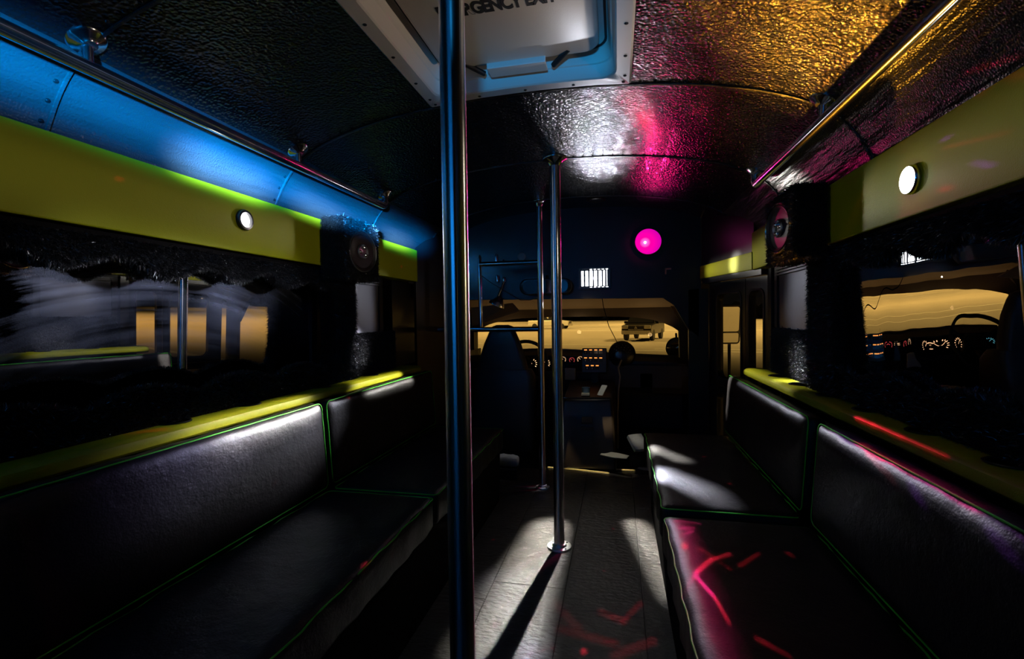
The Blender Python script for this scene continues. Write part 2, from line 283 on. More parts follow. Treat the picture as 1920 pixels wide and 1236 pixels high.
def mirror_glass(name, smear):
    m = bpy.data.materials.new(name); m.use_nodes = True; nt = m.node_tree; N = nt.nodes; L = nt.links
    b = N['Principled BSDF']; b.inputs['Base Color'].default_value = (0.72, 0.72, 0.74, 1); b.inputs['Metallic'].default_value = 1.0
    b.inputs['Roughness'].default_value = 0.0
    geo = N.new('ShaderNodeNewGeometry')
    # gentle waviness of the pane
    wv = N.new('ShaderNodeTexNoise'); wv.inputs['Scale'].default_value = 1.0; wv.inputs['Detail'].default_value = 0
    mp = N.new('ShaderNodeMapping'); mp.inputs['Scale'].default_value = (1, 9, 3.5) if not smear else (1, 2.0, 1.5)
    L.new(geo.outputs['Position'], mp.inputs['Vector']); L.new(mp.outputs[0], wv.inputs['Vector'])
    bp = N.new('ShaderNodeBump'); bp.inputs['Strength'].default_value = 0.5; bp.inputs['Distance'].default_value = 0.0035 if not smear else 0.0015
    L.new(wv.outputs['Fac'], bp.inputs['Height']); L.new(bp.outputs[0], b.inputs['Normal'])
    # dust wiped in arcs
    df = N.new('ShaderNodeBsdfPrincipled'); df.inputs['Base Color'].default_value = (0.42, 0.46, 0.66, 1); df.inputs['Roughness'].default_value = 0.6
    sub = N.new('ShaderNodeVectorMath'); sub.operation = 'SUBTRACT'; sub.inputs[1].default_value = (0, 1.30, 0.55)
    L.new(geo.outputs['Position'], sub.inputs[0])
    sx = N.new('ShaderNodeVectorMath'); sx.operation = 'MULTIPLY'; sx.inputs[1].default_value = (0, 0.75, 1); L.new(sub.outputs[0], sx.inputs[0])
    ln = N.new('ShaderNodeVectorMath'); ln.operation = 'LENGTH'; L.new(sx.outputs[0], ln.inputs[0])
    cmb = N.new('ShaderNodeCombineXYZ'); L.new(ln.outputs['Value'], cmb.inputs[0])
    ring = N.new('ShaderNodeTexNoise'); ring.inputs['Scale'].default_value = 34; ring.inputs['Detail'].default_value = 6; ring.inputs['Roughness'].default_value = 0.7
    L.new(cmb.outputs[0], ring.inputs['Vector'])
    cl = N.new('ShaderNodeTexNoise'); cl.inputs['Scale'].default_value = 4.0; cl.inputs['Detail'].default_value = 5; L.new(geo.outputs['Position'], cl.inputs['Vector'])
    mul = N.new('ShaderNodeMath'); mul.operation = 'MULTIPLY'; L.new(ring.outputs['Fac'], mul.inputs[0]); L.new(cl.outputs['Fac'], mul.inputs[1])
    mr = N.new('ShaderNodeMapRange'); mr.inputs['From Min'].default_value = 0.17; mr.inputs['From Max'].default_value = 0.45
    mr.inputs['To Min'].default_value = 0.0; mr.inputs['To Max'].default_value = 0.65 if smear else 0.03
    L.new(mul.outputs[0], mr.inputs['Value'])
    sep = N.new('ShaderNodeSeparateXYZ'); L.new(geo.outputs['Position'], sep.inputs[0])
    hi = N.new('ShaderNodeMapRange'); hi.inputs['From Min'].default_value = 0.98; hi.inputs['From Max'].default_value = 1.24
    L.new(sep.outputs['Z'], hi.inputs['Value'])
    m2 = N.new('ShaderNodeMath'); m2.operation = 'MULTIPLY'; L.new(mr.outputs[0], m2.inputs[0]); L.new(hi.outputs[0], m2.inputs[1])
    mix = N.new('ShaderNodeMixShader'); L.new(m2.outputs[0], mix.inputs[0]); L.new(b.outputs[0], mix.inputs[1]); L.new(df.outputs[0], mix.inputs[2])
    L.new(mix.outputs[0], N['Material Output'].inputs[0])
    return m
M['mirror_left'] = mirror_glass('wiped_mirror_glass', True)
M['mirror_right'] = mirror_glass('wavy_mirror_glass', False)
def clear_glass():
    m = bpy.data.materials.new('clear_glass'); m.use_nodes = True; nt = m.node_tree; N = nt.nodes; L = nt.links
    N.remove(N['Principled BSDF'])
    t = N.new('ShaderNodeBsdfTransparent'); t.inputs[0].default_value = (0.92, 0.93, 0.91, 1)
    g = N.new('ShaderNodeBsdfGlossy'); g.inputs['Roughness'].default_value = 0.03
    mx = N.new('ShaderNodeMixShader'); mx.inputs[0].default_value = 0.02
    L.new(t.outputs[0], mx.inputs[1]); L.new(g.outputs[0], mx.inputs[2]); L.new(mx.outputs[0], N['Material Output'].inputs[0]); return m
M['glass'] = clear_glass()

# ------------------------------------------------------------------ mesh helpers
class MB:
    def __init__(self): self.v = []; self.f = []
    def add(self, vs, fs, mat=None):
        o = len(self.v)
        if mat is not None: vs = [mat @ Vector(p) for p in vs]
        self.v += [tuple(p) for p in vs]; self.f += [tuple(i + o for i in f) for f in fs]; return self
    def box(self, a, b, mat=None):
        (x0, y0, z0), (x1, y1, z1) = a, b
        return self.add([(x0, y0, z0), (x1, y0, z0), (x1, y1, z0), (x0, y1, z0), (x0, y0, z1), (x1, y0, z1), (x1, y1, z1), (x0, y1, z1)],
                        [(3, 2, 1, 0), (4, 5, 6, 7), (0, 1, 5, 4), (1, 2, 6, 5), (2, 3, 7, 6), (3, 0, 4, 7)], mat)
    def prism(self, poly, a, b, axis=1, mat=None):
        """poly: 2D outline in the two axes other than AXIS (in order), extruded from a to b along AXIS."""
        def P(p, t):
            q = [0, 0, 0]; oth = [i for i in range(3) if i != axis]; q[oth[0]], q[oth[1]] = p; q[axis] = t; return tuple(q)
        n = len(poly)
        vs = [P(p, a) for p in poly] + [P(p, b) for p in poly]
        fs = [tuple(range(n))[::-1], tuple(range(n, 2 * n))] + [(i, (i + 1) % n, n + (i + 1) % n, n + i) for i in range(n)]
        return self.add(vs, fs, mat)
    def tube(self, pts, r, n=10, closed=False, mat=None, caps=True):
        pts = [Vector(p) for p in pts]; m = len(pts); vs = []; fs = []
        rs = r if isinstance(r, (list, tuple)) else [r] * m
        ref = None
        for i, p in enumerate(pts):
            a = pts[i - 1] if (i > 0 or closed) else p; b = pts[(i + 1) % m] if (i < m - 1 or closed) else p
            t = (b - a).normalized()
            if ref is None: ref = t.orthogonal().normalized()
            ref = (ref - t * ref.dot(t)); ref = ref.normalized() if ref.length > 1e-6 else t.orthogonal().normalized()
            bi = t.cross(ref)
            for k in range(n):
                an = 2 * PI * k / n; vs.append(p + (ref * math.cos(an) + bi * math.sin(an)) * rs[i])
        for i in range(m if closed else m - 1):
            for k in range(n):
                j = (i + 1) % m; fs.append((i * n + k, i * n + (k + 1) % n, j * n + (k + 1) % n, j * n + k))
        if caps and not closed: fs += [tuple(range(n))[::-1], tuple(range((m - 1) * n, m * n))]
        return self.add(vs, fs, mat)
    def lathe(self, prof, n=32, mat=None):
        """prof: (radius, height) pairs about +Z."""
        vs = []; fs = []; m = len(prof)
        for r, z in prof:
            for k in range(n):
                an = 2 * PI * k / n; vs.append((r * math.cos(an), r * math.sin(an), z))
        for i in range(m - 1):
            for k in range(n): fs.append((i * n + k, i * n + (k + 1) % n, (i + 1) * n + (k + 1) % n, (i + 1) * n + k))
        if prof[0][0] > 1e-5: fs.append(tuple(range(n))[::-1])
        if prof[-1][0] > 1e-5: fs.append(tuple(range((m - 1) * n, m * n)))
        return self.add(vs, fs, mat)
    def loft(self, loops, cap=True, mat=None):
        n = len(loops[0]); vs = [p for l in loops for p in l]; fs = []
        for i in range(len(loops) - 1):
            for k in range(n): fs.append((i * n + k, i * n + (k + 1) % n, (i + 1) * n + (k + 1) % n, (i + 1) * n + k))
        if cap: fs += [tuple(range(n))[::-1], tuple(range((len(loops) - 1) * n, len(loops) * n))]
        return self.add(vs, fs, mat)
    def build(self, name, mat, parent=None, smooth=False, angle=40, merge=True):
        me = bpy.data.meshes.new(name); me.from_pydata(self.v, [], self.f)
        bm = bmesh.new(); bm.from_mesh(me)
        if merge: bmesh.ops.remove_doubles(bm, verts=bm.verts, dist=1e-6)
        bmesh.ops.recalc_face_normals(bm, faces=bm.faces); bm.to_mesh(me); bm.free()
        if smooth:
            for p in me.polygons: p.use_smooth = True
            me.set_sharp_from_angle(angle=math.radians(angle))
        me.materials.append(mat)
        o = bpy.data.objects.new(name, me); COL.objects.link(o)
        if parent: o.parent = parent
        return o
def bevel(o, w=0.004, seg=2):
    m = o.modifiers.new('bevel', 'BEVEL'); m.width = w; m.segments = seg; m.limit_method = 'ANGLE'; return o
def tag(o, label=None, cat=None, group=None, kind=None):
    if label: o['label'] = label
    if cat: o['category'] = cat
    if group: o['group'] = group
    if kind: o['kind'] = kind
    return o
def empty(name, label=None, cat=None, group=None, kind=None):
    o = bpy.data.objects.new(name, None); o.empty_display_size = 0.05; COL.objects.link(o)
    return tag(o, label, cat, group, kind)
def dup(o, parent=None):
    c = o.copy(); COL.objects.link(c)
    if parent: c.parent = parent
    return c
def T(x, y, z): return Matrix.Translation((x, y, z))
def RX(a): return Matrix.Rotation(math.radians(a), 4, 'X')
def RY(a): return Matrix.Rotation(math.radians(a), 4, 'Y')
def RZ(a): return Matrix.Rotation(math.radians(a), 4, 'Z')
def rrect(x0, y0, x1, y1, r, n=6):
    out = []
    for cx_, cy_, a0 in ((x1 - r, y0 + r, -90), (x1 - r, y1 - r, 0), (x0 + r, y1 - r, 90), (x0 + r, y0 + r, 180)):
        for k in range(n + 1):
            a = math.radians(a0 + 90 * k / n); out.append((cx_ + r * math.cos(a), cy_ + r * math.sin(a)))
    return out
def ring_prism(outer, inner, a, b, axis, mb=None):
    """A frame between two outlines of equal vertex count."""
    mb = mb or MB()
    def P(p, t):
        q = [0, 0, 0]; oth = [i for i in range(3) if i != axis]; q[oth[0]], q[oth[1]] = p; q[axis] = t; return tuple(q)
    n = len(outer)
    loops = [[P(p, a) for p in outer], [P(p, b) for p in outer], [P(p, b) for p in inner], [P(p, a) for p in inner], [P(p, a) for p in outer]]
    return mb.loft(loops, cap=False)
def rbox(size, r, n=(10, 16, 5), puff=0.0, wrinkle=0.0, seed=0):
    """Rounded cushion block centred on the origin: returns an MB; the top (+Z) is puffed and creased."""
    sx, sy, sz = [q / 2 for q in size]; mb = MB()
    def face(ax, sg):
        u, v = [(1, 2), (0, 2), (0, 1)][ax]; nu, nv = n[u], n[v]; vs = []; fs = []
        hs = (sx, sy, sz)
        for i in range(nu + 1):
            for j in range(nv + 1):
                p = [0, 0, 0]; p[ax] = sg * hs[ax]
                p[u] = -math.cos(PI * i / nu) * hs[u]; p[v] = -math.cos(PI * j / nv) * hs[v]
                vs.append(p)
        for i in range(nu):
            for j in range(nv):
                a = i * (nv + 1) + j; fs.append((a, a + nv + 1, a + nv + 2, a + 1))
        return vs, fs
    rnd = random.Random(seed); ph = [rnd.uniform(0, 6.28) for _ in range(6)]
    for ax in range(3):
        for sg in (-1, 1):
            vs, fs = face(ax, sg); out = []
            for p in vs:
                c = [max(-h + r, min(h - r, q)) for q, h in zip(p, (sx, sy, sz))]
                dv = Vector([q - k for q, k in zip(p, c)])
                if dv.length > 1e-9: dv = dv.normalized() * r
                q = Vector(c) + dv
                tx, ty = q.x / sx, q.y / sy
                if q.z > 0:
                    q.z += puff * (1 - tx ** 4) * (1 - ty ** 6) * (q.z / sz)
                    wv = math.sin(7 * ty + 3 * tx + ph[0]) * math.sin(11 * tx * ty + ph[1]) + 0.6 * math.sin(19 * ty - 9 * tx + ph[2]) * math.exp(-3 * (abs(tx) - 0.9) ** 2)
                    q.z += wrinkle * wv * (1 - tx ** 6) * (1 - ty ** 8)
                q.x += wrinkle * 1.2 * math.sin(23 * ty + ph[3]) * (abs(tx) ** 4) * (1 if tx > 0 else -1)
                out.append(q)
            mb.add(out, fs)
    return mb
def fur_mesh(name, pts, nrm, parent, length=0.016, width=0.0009, down=0.35, kind='stuff'):
    """Strands as bent tapering blades, all in one mesh."""
    n = len(pts); P = np.asarray(pts, float); Nn = np.asarray(nrm, float)
    dirs = Nn + RNG.normal(0, 0.55, (n, 3)); dirs[:, 2] -= down; dirs /= np.linalg.norm(dirs, axis=1)[:, None]
    L = length * RNG.uniform(0.55, 1.2, n)[:, None]
    side = np.cross(dirs, RNG.normal(0, 1, (n, 3))); side /= np.linalg.norm(side, axis=1)[:, None]; side *= width
    bend = RNG.normal(0, 0.35, (n, 3)); bend[:, 2] -= 0.25
    mid = P + dirs * L * 0.55; tip = mid + (dirs + bend) * L * 0.5
    V = np.empty((n, 5, 3)); V[:, 0] = P - side; V[:, 1] = P + side; V[:, 2] = mid + side * .8; V[:, 3] = mid - side * .8; V[:, 4] = tip
    me = bpy.data.meshes.new(name)
    me.vertices.add(n * 5); me.vertices.foreach_set('co', V.reshape(-1))
    base = (np.arange(n) * 5)[:, None]
    quads = base + np.array([0, 1, 2, 3]); tris = base + np.array([3, 2, 4])
    loops = np.concatenate([quads, tris], axis=1).reshape(-1)
    me.loops.add(n * 7); me.loops.foreach_set('vertex_index', loops.astype(np.int32))
    me.polygons.add(n * 2)
    starts = (np.arange(n) * 7)[:, None] + np.array([0, 4]); me.polygons.foreach_set('loop_start', starts.reshape(-1).astype(np.int32))
    me.update(calc_edges=True); me.validate()
    me.materials.append(M['fur'])
    o = bpy.data.objects.new(name, me); COL.objects.link(o); o.parent = parent; o['kind'] = kind
    return o

# ------------------------------------------------------------------ the shell of the bus
Y0, Y1 = -1.6, 3.42                   # passenger room, rear to bulkhead
_px = np.array([0, .2, .4, .55, .7, .8, .88, .94, .985, 1.01, 1.03]); _pz = np.array([1.888, 1.884, 1.868, 1.848, 1.815, 1.782, 1.742, 1.69, 1.625, 1.565, 1.5])
_dx = np.linspace(-1.03, 1.03, 413); _dz = np.interp(np.abs(_dx), _px, _pz)
_k = np.exp(-0.5 * (np.arange(-12, 13) / 5.0) ** 2); _k /= _k.sum()
_dzs = np.convolve(np.pad(_dz, 12, mode='edge'), _k, mode='valid')
def zc(x): return float(np.interp(x, _dx, _dzs))
def nc(x):
    a = (zc(x + .01) - zc(x - .01)) / .02
    v = Vector((a, 0, -1)); return v.normalized()

ceil = empty('ceiling', kind='structure')
HX0, HX1, HY0, HY1 = -0.335, 0.30, 0.95, 1.56        # roof opening for the hatch
xs = sorted(set([round(x, 4) for x in np.concatenate([np.linspace(-.8, .8, 33), np.linspace(-1.03, -.8, 14), np.linspace(.8, 1.03, 14)])] + [HX0, HX1]))
ribs = [-1.6, -.62, .11, .86, 1.615, 2.325, 3.08, 3.42]
for i in range(len(ribs) - 1):
    a, b = ribs[i], ribs[i + 1]; mb = MB()
    ys = sorted(set([a, b] + [y for y in (HY0, HY1) if a < y < b])); g = {}
    lift = 0.0
    for side_ in (0, 1):
        for x in xs:
            for y in ys: g[(x, y, side_)] = len(mb.v); mb.v.append((x, y, zc(x) + side_ * .004 + .0025 * (y == a)))
    hole = lambda x0, x1, y0, y1: HX0 - 1e-6 <= x0 and x1 <= HX1 + 1e-6 and HY0 - 1e-6 <= y0 and y1 <= HY1 + 1e-6
    for x0, x1 in zip(xs[:-1], xs[1:]):
        for y0, y1 in zip(ys[:-1], ys[1:]):
            if hole(x0, x1, y0, y1): continue
            mb.f.append((g[(x0, y0, 0)], g[(x0, y1, 0)], g[(x1, y1, 0)], g[(x1, y0, 0)]))
            mb.f.append((g[(x0, y0, 1)], g[(x1, y0, 1)], g[(x1, y1, 1)], g[(x0, y1, 1)]))
    me_ = mb.build('panel', M['ceiling'], ceil, True, 50, merge=False)
    me_.data.materials.append(M['cove'])
    for p in me_.data.polygons:
        if abs(p.center.x) > .885: p.material_index = 1
for y in ribs[1:-1]:
    mb = MB(); n = len(xs)
    loops = []
    for x in xs:
        nn = nc(x); loops.append([Vector((x, y - .006, zc(x) + .002)), Vector((x, y - .005, zc(x))) + nn * .0035, Vector((x, y + .001, zc(x))) + nn * .0045, Vector((x, y + .003, zc(x) + .002))])
    mb.loft(loops); mb.build('seam_strip', M['cove'], ceil, True, 40)
    if y < 0: continue
    rv = MB(); sgn = -1
    t = -1.0; last = None; acc = 0; xx = -1.02; pos = []
    while xx < 1.02:
        p = Vector((xx, 0, zc(xx)))
        if last is None or (p - last).length >= .046: pos.append(xx); last = p
        xx += .002
    for x in pos:
        nn = nc(x); q = nn.to_track_quat('Z', 'Y').to_matrix().to_4x4(); q.translation = Vector((x, y + sgn * .017, zc(x)))
        rv.lathe([(.0055, -.001), (.0055, .0005), (.0038, .0028), (.0001, .0038)], 8, q)
    tag(rv.build('rivet_row', M['ceiling'], ceil, True, 60), kind='stuff')
# small round dome on the ceiling ahead of the last rib
tag(MB().lathe([(.062, -.004), (.062, .001), (.054, .005), (.05, .003), (.0001, .004)], 28, T(.14, 3.2, 1.884) @ RX(180)).build('ceiling_vent', M['black_paint'], None, True),
    'black round vent cap on the black ceiling behind the dome lamp', 'vent')

floor = MB().box((-1.2, Y0, -.06), (1.2, 5.2, -.006)).build('floor', M['rubber']); tag(floor, kind='structure')
tile_me = None
cols = [-.88, -.565, -.258, .05, .358, .67]
for ci in range(len(cols) - 1):
    x0, x1 = cols[ci], cols[ci + 1]; off = (1.22, 1.828, 1.32, 2.465, 1.6, 2.1)[ci]
    y = off - .64 * 3
    while y < 3.5:
        a, b = max(y, .35), min(y + .64, 3.5)
        if b > a + .02:
            o = MB().box((x0 + .0012, a + .0012, -.006), (x1 - .0012, b - .0012, RNG.uniform(-.0006, .0006))).build('tile', M['floor'], floor); bevel(o, .0015, 1)
        y += .64

# side walls, rear wall
for sd, nm in ((-1, 'left'), (1, 'right')):
    X = 1.29
    yend = 3.42 if sd < 0 else 2.70
    wl = MB().box((sd * X, Y0, -.06), (sd * (X + .02), yend, 1.95)).build('wall_' + nm, M['black_paint']); tag(wl, kind='structure')
    mb = MB(); mb.box((sd * 1.09, Y0, 0), (sd * 1.28, yend, .80)); mb.box((sd * 1.09, Y0, 1.42), (sd * 1.28, yend, 1.50))
    mb.build('lining', M['felt'], wl)
    # end posts
    tag(MB().box((sd * 1.05, 2.66, .84), (sd * 1.18, 2.70 if sd > 0 else 3.42, 1.36)).build('trim_4' if sd < 0 else 'trim_5', M['black_paint']), kind='structure')
tag(MB().box((-1.2, Y0 - .02, -.06), (1.2, Y0, 1.95)).build('wall_rear', M['black_paint']), kind='structure')

# mirrored windows
def window(name, sd, y0, y1, x, mat, z0=.86, z1=1.40, yaw=0.0, lean=0.0):
    """x is the pane's distance from the centre line at y 1.5, z 1.1; yaw and lean (degrees) set how it sits in its rubber."""
    t = empty(name, kind='structure')
    px = lambda y, z, o: sd * (x + o) + math.tan(math.radians(yaw)) * (y - 1.5) - sd * math.tan(math.radians(lean)) * (z - 1.1)
    def slab(poly_out, poly_in, o0, o1):
        mb = MB()
        if poly_in is None:
            mb.loft([[(px(y, z, o0), y, z) for y, z in poly_out], [(px(y, z, o1), y, z) for y, z in poly_out]])
        else:
            mb.loft([[(px(y, z, o), y, z) for y, z in p] for p, o in ((poly_out, o0), (poly_out, o1), (poly_in, o1), (poly_in, o0), (poly_out, o0))], cap=False)
        return mb
    slab([(y0, z0), (y1, z0), (y1, z1), (y0, z1)], None, 0, .006).build('pane', mat, t)
    slab(rrect(y0 - .03, z0 - .03, y1 + .03, z1 + .03, .03, 3), rrect(y0 + .01, z0 + .01, y1 - .01, z1 - .01, .03, 3), -.008, .012).build('frame', M['rubber'], t)
    return t
window('window_1', -1, .55, 2.06, 1.20, M['mirror_left'], yaw=2.5, lean=1.5)
window('window_2', 1, .70, 1.98, 1.035, M['mirror_right'], yaw=1.5, lean=3.0)
w3 = window('window_3', -1, 2.16, 2.50, 1.05, M['lilac'], 1.04, 1.36)
w4 = window('window_4', 1, 2.17, 2.62, 1.05, M['lilac'], 1.04, 1.36)
for wn, sd in ((w3, -1), (w4, 1)):
    mb = MB()
    for k in range(3): mb.box((sd * 1.035, 2.16, 1.315 + .014 * k), (sd * 1.046, 2.50 if sd < 0 else 2.62, 1.323 + .014 * k))
    mb.build('track', M['dark_plastic'], wn)

# ------------------------------------------------------------------ valances and ledges
for sd, nm in ((-1, 'left'), (1, 'right')):
    ye = 2.885 if sd < 0 else 2.82
    o = MB().prism([(sd * .98, 1.366), (sd * 1.06, 1.366), (sd * 1.06, 1.50), (sd * 1.012, 1.566), (sd * .98, 1.566)], Y0 + .1, ye, 1).build('valance_board', M['yellow'], None)
    bevel(o, .004, 2)
    tag(o, f'yellow green vinyl board above the {nm} windows, holding the {"black ringed" if sd < 0 else "blazing white"} downlight', 'valance')
    lx, ly, lz = (.98, 1.42, 1.476) if sd < 0 else (.98, 1.372, 1.453)
    q = T(sd * lx, ly, lz) @ RY(-sd * 90)
    dl = MB().lathe([(.035, 0), (.036, .006), (.033, .012), (.026, .013), (.0235, .006), (.0235, .002), (.0001, .002)], 32, q).build('downlight', M['chrome'] if sd > 0 else M['shade'], None, True)
    MB().lathe([(.0235 if sd < 0 else .0325, .0125 if sd > 0 else .004), (.018, .0155 if sd > 0 else .008), (.0001, .017 if sd > 0 else .009)], 28, q).build('lens', M['lens_valance'], dl, True)
    tag(dl, f'round lit white downlight {"with black rim " if sd < 0 else ""}on the {nm} yellow board', 'light')

    lg = MB()
    pr = [(sd * .957, .79), (sd * .945, .793), (sd * .935, .802), (sd * .932, .815), (sd * .935, .826), (sd * .945, .834), (sd * .957, .837), (sd * 1.075, .837), (sd * 1.075, .79)]
    lg.prism(pr, Y0 + .1, 2.80, 1); lgo = lg.build('ledge', M['yellow'], None, True, 35)
    tag(lgo, f'yellow green drink ledge with black cup holders behind the {nm} bench', 'ledge')
    for y in ((1.154, 1.437, 1.86, 2.289) if sd < 0 else (2.448, 2.169, 1.892, 1.62, 1.347, 1.087)):
        MB().lathe([(.041, 0), (.042, .003), (.039, .0045), (.034, .003), (.033, -.03), (.0001, -.032)], 28, T(sd * .998, y, .837)).build('cup_holder', M['shade'], lgo, True)

# ------------------------------------------------------------------ benches
def cushion(sd, a, b, label, group, seed):
    w_, h = .455, .125
    t = empty('seat_cushion', label, 'seat cushion', group); t.location = (sd * (.415 + w_ / 2), (a + b) / 2, .45 - h / 2)
    rbox((w_, b - a - .012, h), .022, (14, 30, 4), .012, .0035, seed).build('cushion', M['vinyl'], t, True, 60)
    p = rrect(-w_ / 2 + .004, -(b - a) / 2 + .009, w_ / 2 - .004, (b - a) / 2 - .009, .02, 4)
    pts = []
    for i in range(len(p)):
        q0, q1 = Vector((*p[i], h / 2 - .006)), Vector((*p[(i + 1) % len(p)], h / 2 - .006)); k = max(1, int((q1 - q0).length / .05))
        for j in range(k):
            q = q0.lerp(q1, j / k); q.x += .0025 * math.sin(q.y * 41 + seed); q.z += .002 * math.sin(q.y * 29 + seed); pts.append(q)
    MB().tube(pts, .0026, 6, True).build('piping', M['piping'], t, True)
    return t
def backrest(sd, a, b, label, group, seed, top):
    hgt = top - .456; L = b - a - .012
    t = empty('backrest', label, 'backrest', group); t.location = (sd * .905, (a + b) / 2, .456 + hgt / 2)
    t.rotation_euler = (0, sd * math.radians(4), 0)
    mb = rbox((hgt, L, .07), .03, (14, 30, 4), .008, .0022, seed)
    q = RY(-90) if sd > 0 else RY(90)
    mb.v = [tuple(q @ Vector(p)) for p in mb.v]
    mb.build('cushion', M['vinyl'], t, True, 60)
    pts = []
    p = rrect(-L / 2 + .004, -hgt / 2 + .004, L / 2 - .004, hgt / 2 - .004, .024, 4)
    for i in range(len(p)):
        q0, q1 = Vector((-sd * .028, *p[i])), Vector((-sd * .028, *p[(i + 1) % len(p)])); k = max(1, int((q1 - q0).length / .06))
        for j in range(k): pts.append(q0.lerp(q1, j / k))
    MB().tube(pts, .0023, 6, True).build('piping', M['piping'], t, True)
    return t
seats = {-1: ((1.722, 2.85), (.58, 1.710), (-.56, .57)), 1: ((1.752, 2.885), (.61, 1.692), (-.56, .60))}
side_word = {-1: 'left', 1: 'right'}
pos_word = ('front', 'middle', 'nearest')
for sd in (-1, 1):
    for k, (a, b) in enumerate(seats[sd]):
        if b < .6 and k == 2: a = -.56
        cushion(sd, a, b, f'black vinyl {pos_word[k]} seat cushion with green piping on the {side_word[sd]} bench', f'{side_word[sd]} bench seat cushions', 3 + k + 5 * sd)
        bb = b + (.02 if sd < 0 else .06) if k == 0 else b
        backrest(sd, a, bb, f'black vinyl {pos_word[k]} backrest with green piping along the {side_word[sd]} wall', f'{side_word[sd]} wall backrests', 13 + k + 5 * sd, .80 if sd < 0 else .785)
    o = MB().prism([(sd * .45, 0), (sd * .44, .325), (sd * 1.07, .325), (sd * 1.07, 0)], -.56, 2.84, 1).build('bench_base', M['felt'], None)
    tag(bevel(o, .006), f'black vinyl boxed base carrying the {side_word[sd]} row of cushions', 'bench')

# ------------------------------------------------------------------ faux fur
def pel_z(y, ph): return 1.287 + .020 * math.cos(2 * PI * (y - ph) / .27) + .006 * math.sin(9 * y)
for sd in (-1, 1):
    ya, yb, ph = (-.4, 1.93, 1.02) if sd < 0 else (-.4, 1.83, 1.50)
    t = empty('fur_pelmet', f'black shaggy fur pelmet with scalloped hem over the {side_word[sd]} mirrored window', 'pelmet')
    n = 90; ys = np.linspace(ya, yb, n)
    xi, xo = (1.0, 1.06)
    top = [(y, 1.362) for y in ys]; bot = [(y, pel_z(y, ph)) for y in ys]
    MB().prism(bot + top[::-1], sd * xi, sd * xo, 0).build('backing', M['felt'], t)
    cnt = 70000; yy = RNG.uniform(ya, yb, cnt); zz = np.array([pel_z(q, ph) for q in yy]); edge = RNG.random(cnt) < .45
    z = np.where(edge, zz + RNG.uniform(0, .004, cnt), zz + (1.35 - zz) * RNG.random(cnt))
    x = np.where(edge, RNG.uniform(xi, xo, cnt), xi); nx = np.where(edge, -.15, -1.0); nz = np.where(edge, -1.0, 0)
    fur_mesh('fur', np.stack([sd * x, yy, z], 1), np.stack([sd * nx, np.zeros(cnt), nz], 1), t, .014)
    # sill humps
    t = empty('fur_sill', f'black shaggy fur humps along the foot of the {side_word[sd]} mirrored window', 'fur trim')
    hz = lambda y: .905 + .042 * abs(math.sin(PI * (y - .07 * sd) / .33)) ** .8
    bot = [(y, .837) for y in ys]; top = [(y, hz(y)) for y in ys]
    MB().prism(bot + top[::-1], sd * 1.005, sd * 1.03, 0).build('backing', M['felt'], t)
    cnt = 26000; yy = RNG.uniform(ya, yb, cnt); zz = np.array([hz(q) for q in yy]); edge = RNG.random(cnt) < .5
    z = np.where(edge, zz - RNG.uniform(0, .004, cnt), .84 + (zz - .84) * RNG.random(cnt))
    x = np.where(edge, RNG.uniform(1.005, 1.03, cnt), 1.005)
    fur_mesh('fur', np.stack([sd * x, yy, z], 1), np.stack([sd * np.where(edge, -.2, -1), np.zeros(cnt), np.where(edge, 1.2, .3)], 1), t, .016, down=0)
    # column between the windows
    t = empty('fur_column', f'black fur covered column under the {side_word[sd]} speaker between mirrored and frosted panes', 'fur trim')
    ca, cb = (1.955, 2.16) if sd < 0 else (1.85, 2.085)
    prof = lambda z: .045 * (abs(z - 1.10) / .26) ** 2.2
    zs = np.linspace(.837, 1.37, 30)
    lft = [(ca + .02 - prof(z), z) for z in zs]; rgt = [(cb, z) for z in zs]
    MB().prism(lft + rgt[::-1], sd * 1.0, sd * 1.07, 0).build('backing', M['felt'], t)
    cnt = 26000; z = RNG.uniform(.84, 1.37, cnt); l = ca + .02 - .045 * (np.abs(z - 1.10) / .26) ** 2.2
    kind = RNG.random(cnt); yy = np.where(kind < .25, l, np.where(kind < .5, cb, l + (cb - l) * RNG.random(cnt)))
    x = np.where(kind < .5, RNG.uniform(1.0, 1.06, cnt), 1.0); ny = np.where(kind < .25, -1.0, np.where(kind < .5, 1.0, 0))
    fur_mesh('fur', np.stack([sd * x, yy, z], 1), np.stack([sd * np.where(kind < .5, -.2, -1.0), ny, np.zeros(cnt)], 1), t, .017)
    # fur under the frosted pane
    t = empty('fur_skirt', f'black fur panel below the frosted {side_word[sd]} pane, above the ledge', 'fur trim')
    MB().box((sd * 1.03, 2.10 if sd > 0 else 2.17, .837), (sd * 1.045, 2.64, 1.055)).build('backing', M['felt'], t)
    cnt = 24000; yy = RNG.uniform(2.10 if sd > 0 else 2.17, 2.64, cnt); z = RNG.uniform(.84, 1.06, cnt)
    fur_mesh('fur', np.stack([np.full(cnt, sd * 1.03), yy, z], 1), np.stack([np.full(cnt, -sd * 1.0), np.zeros(cnt), np.zeros(cnt)], 1), t, .014)

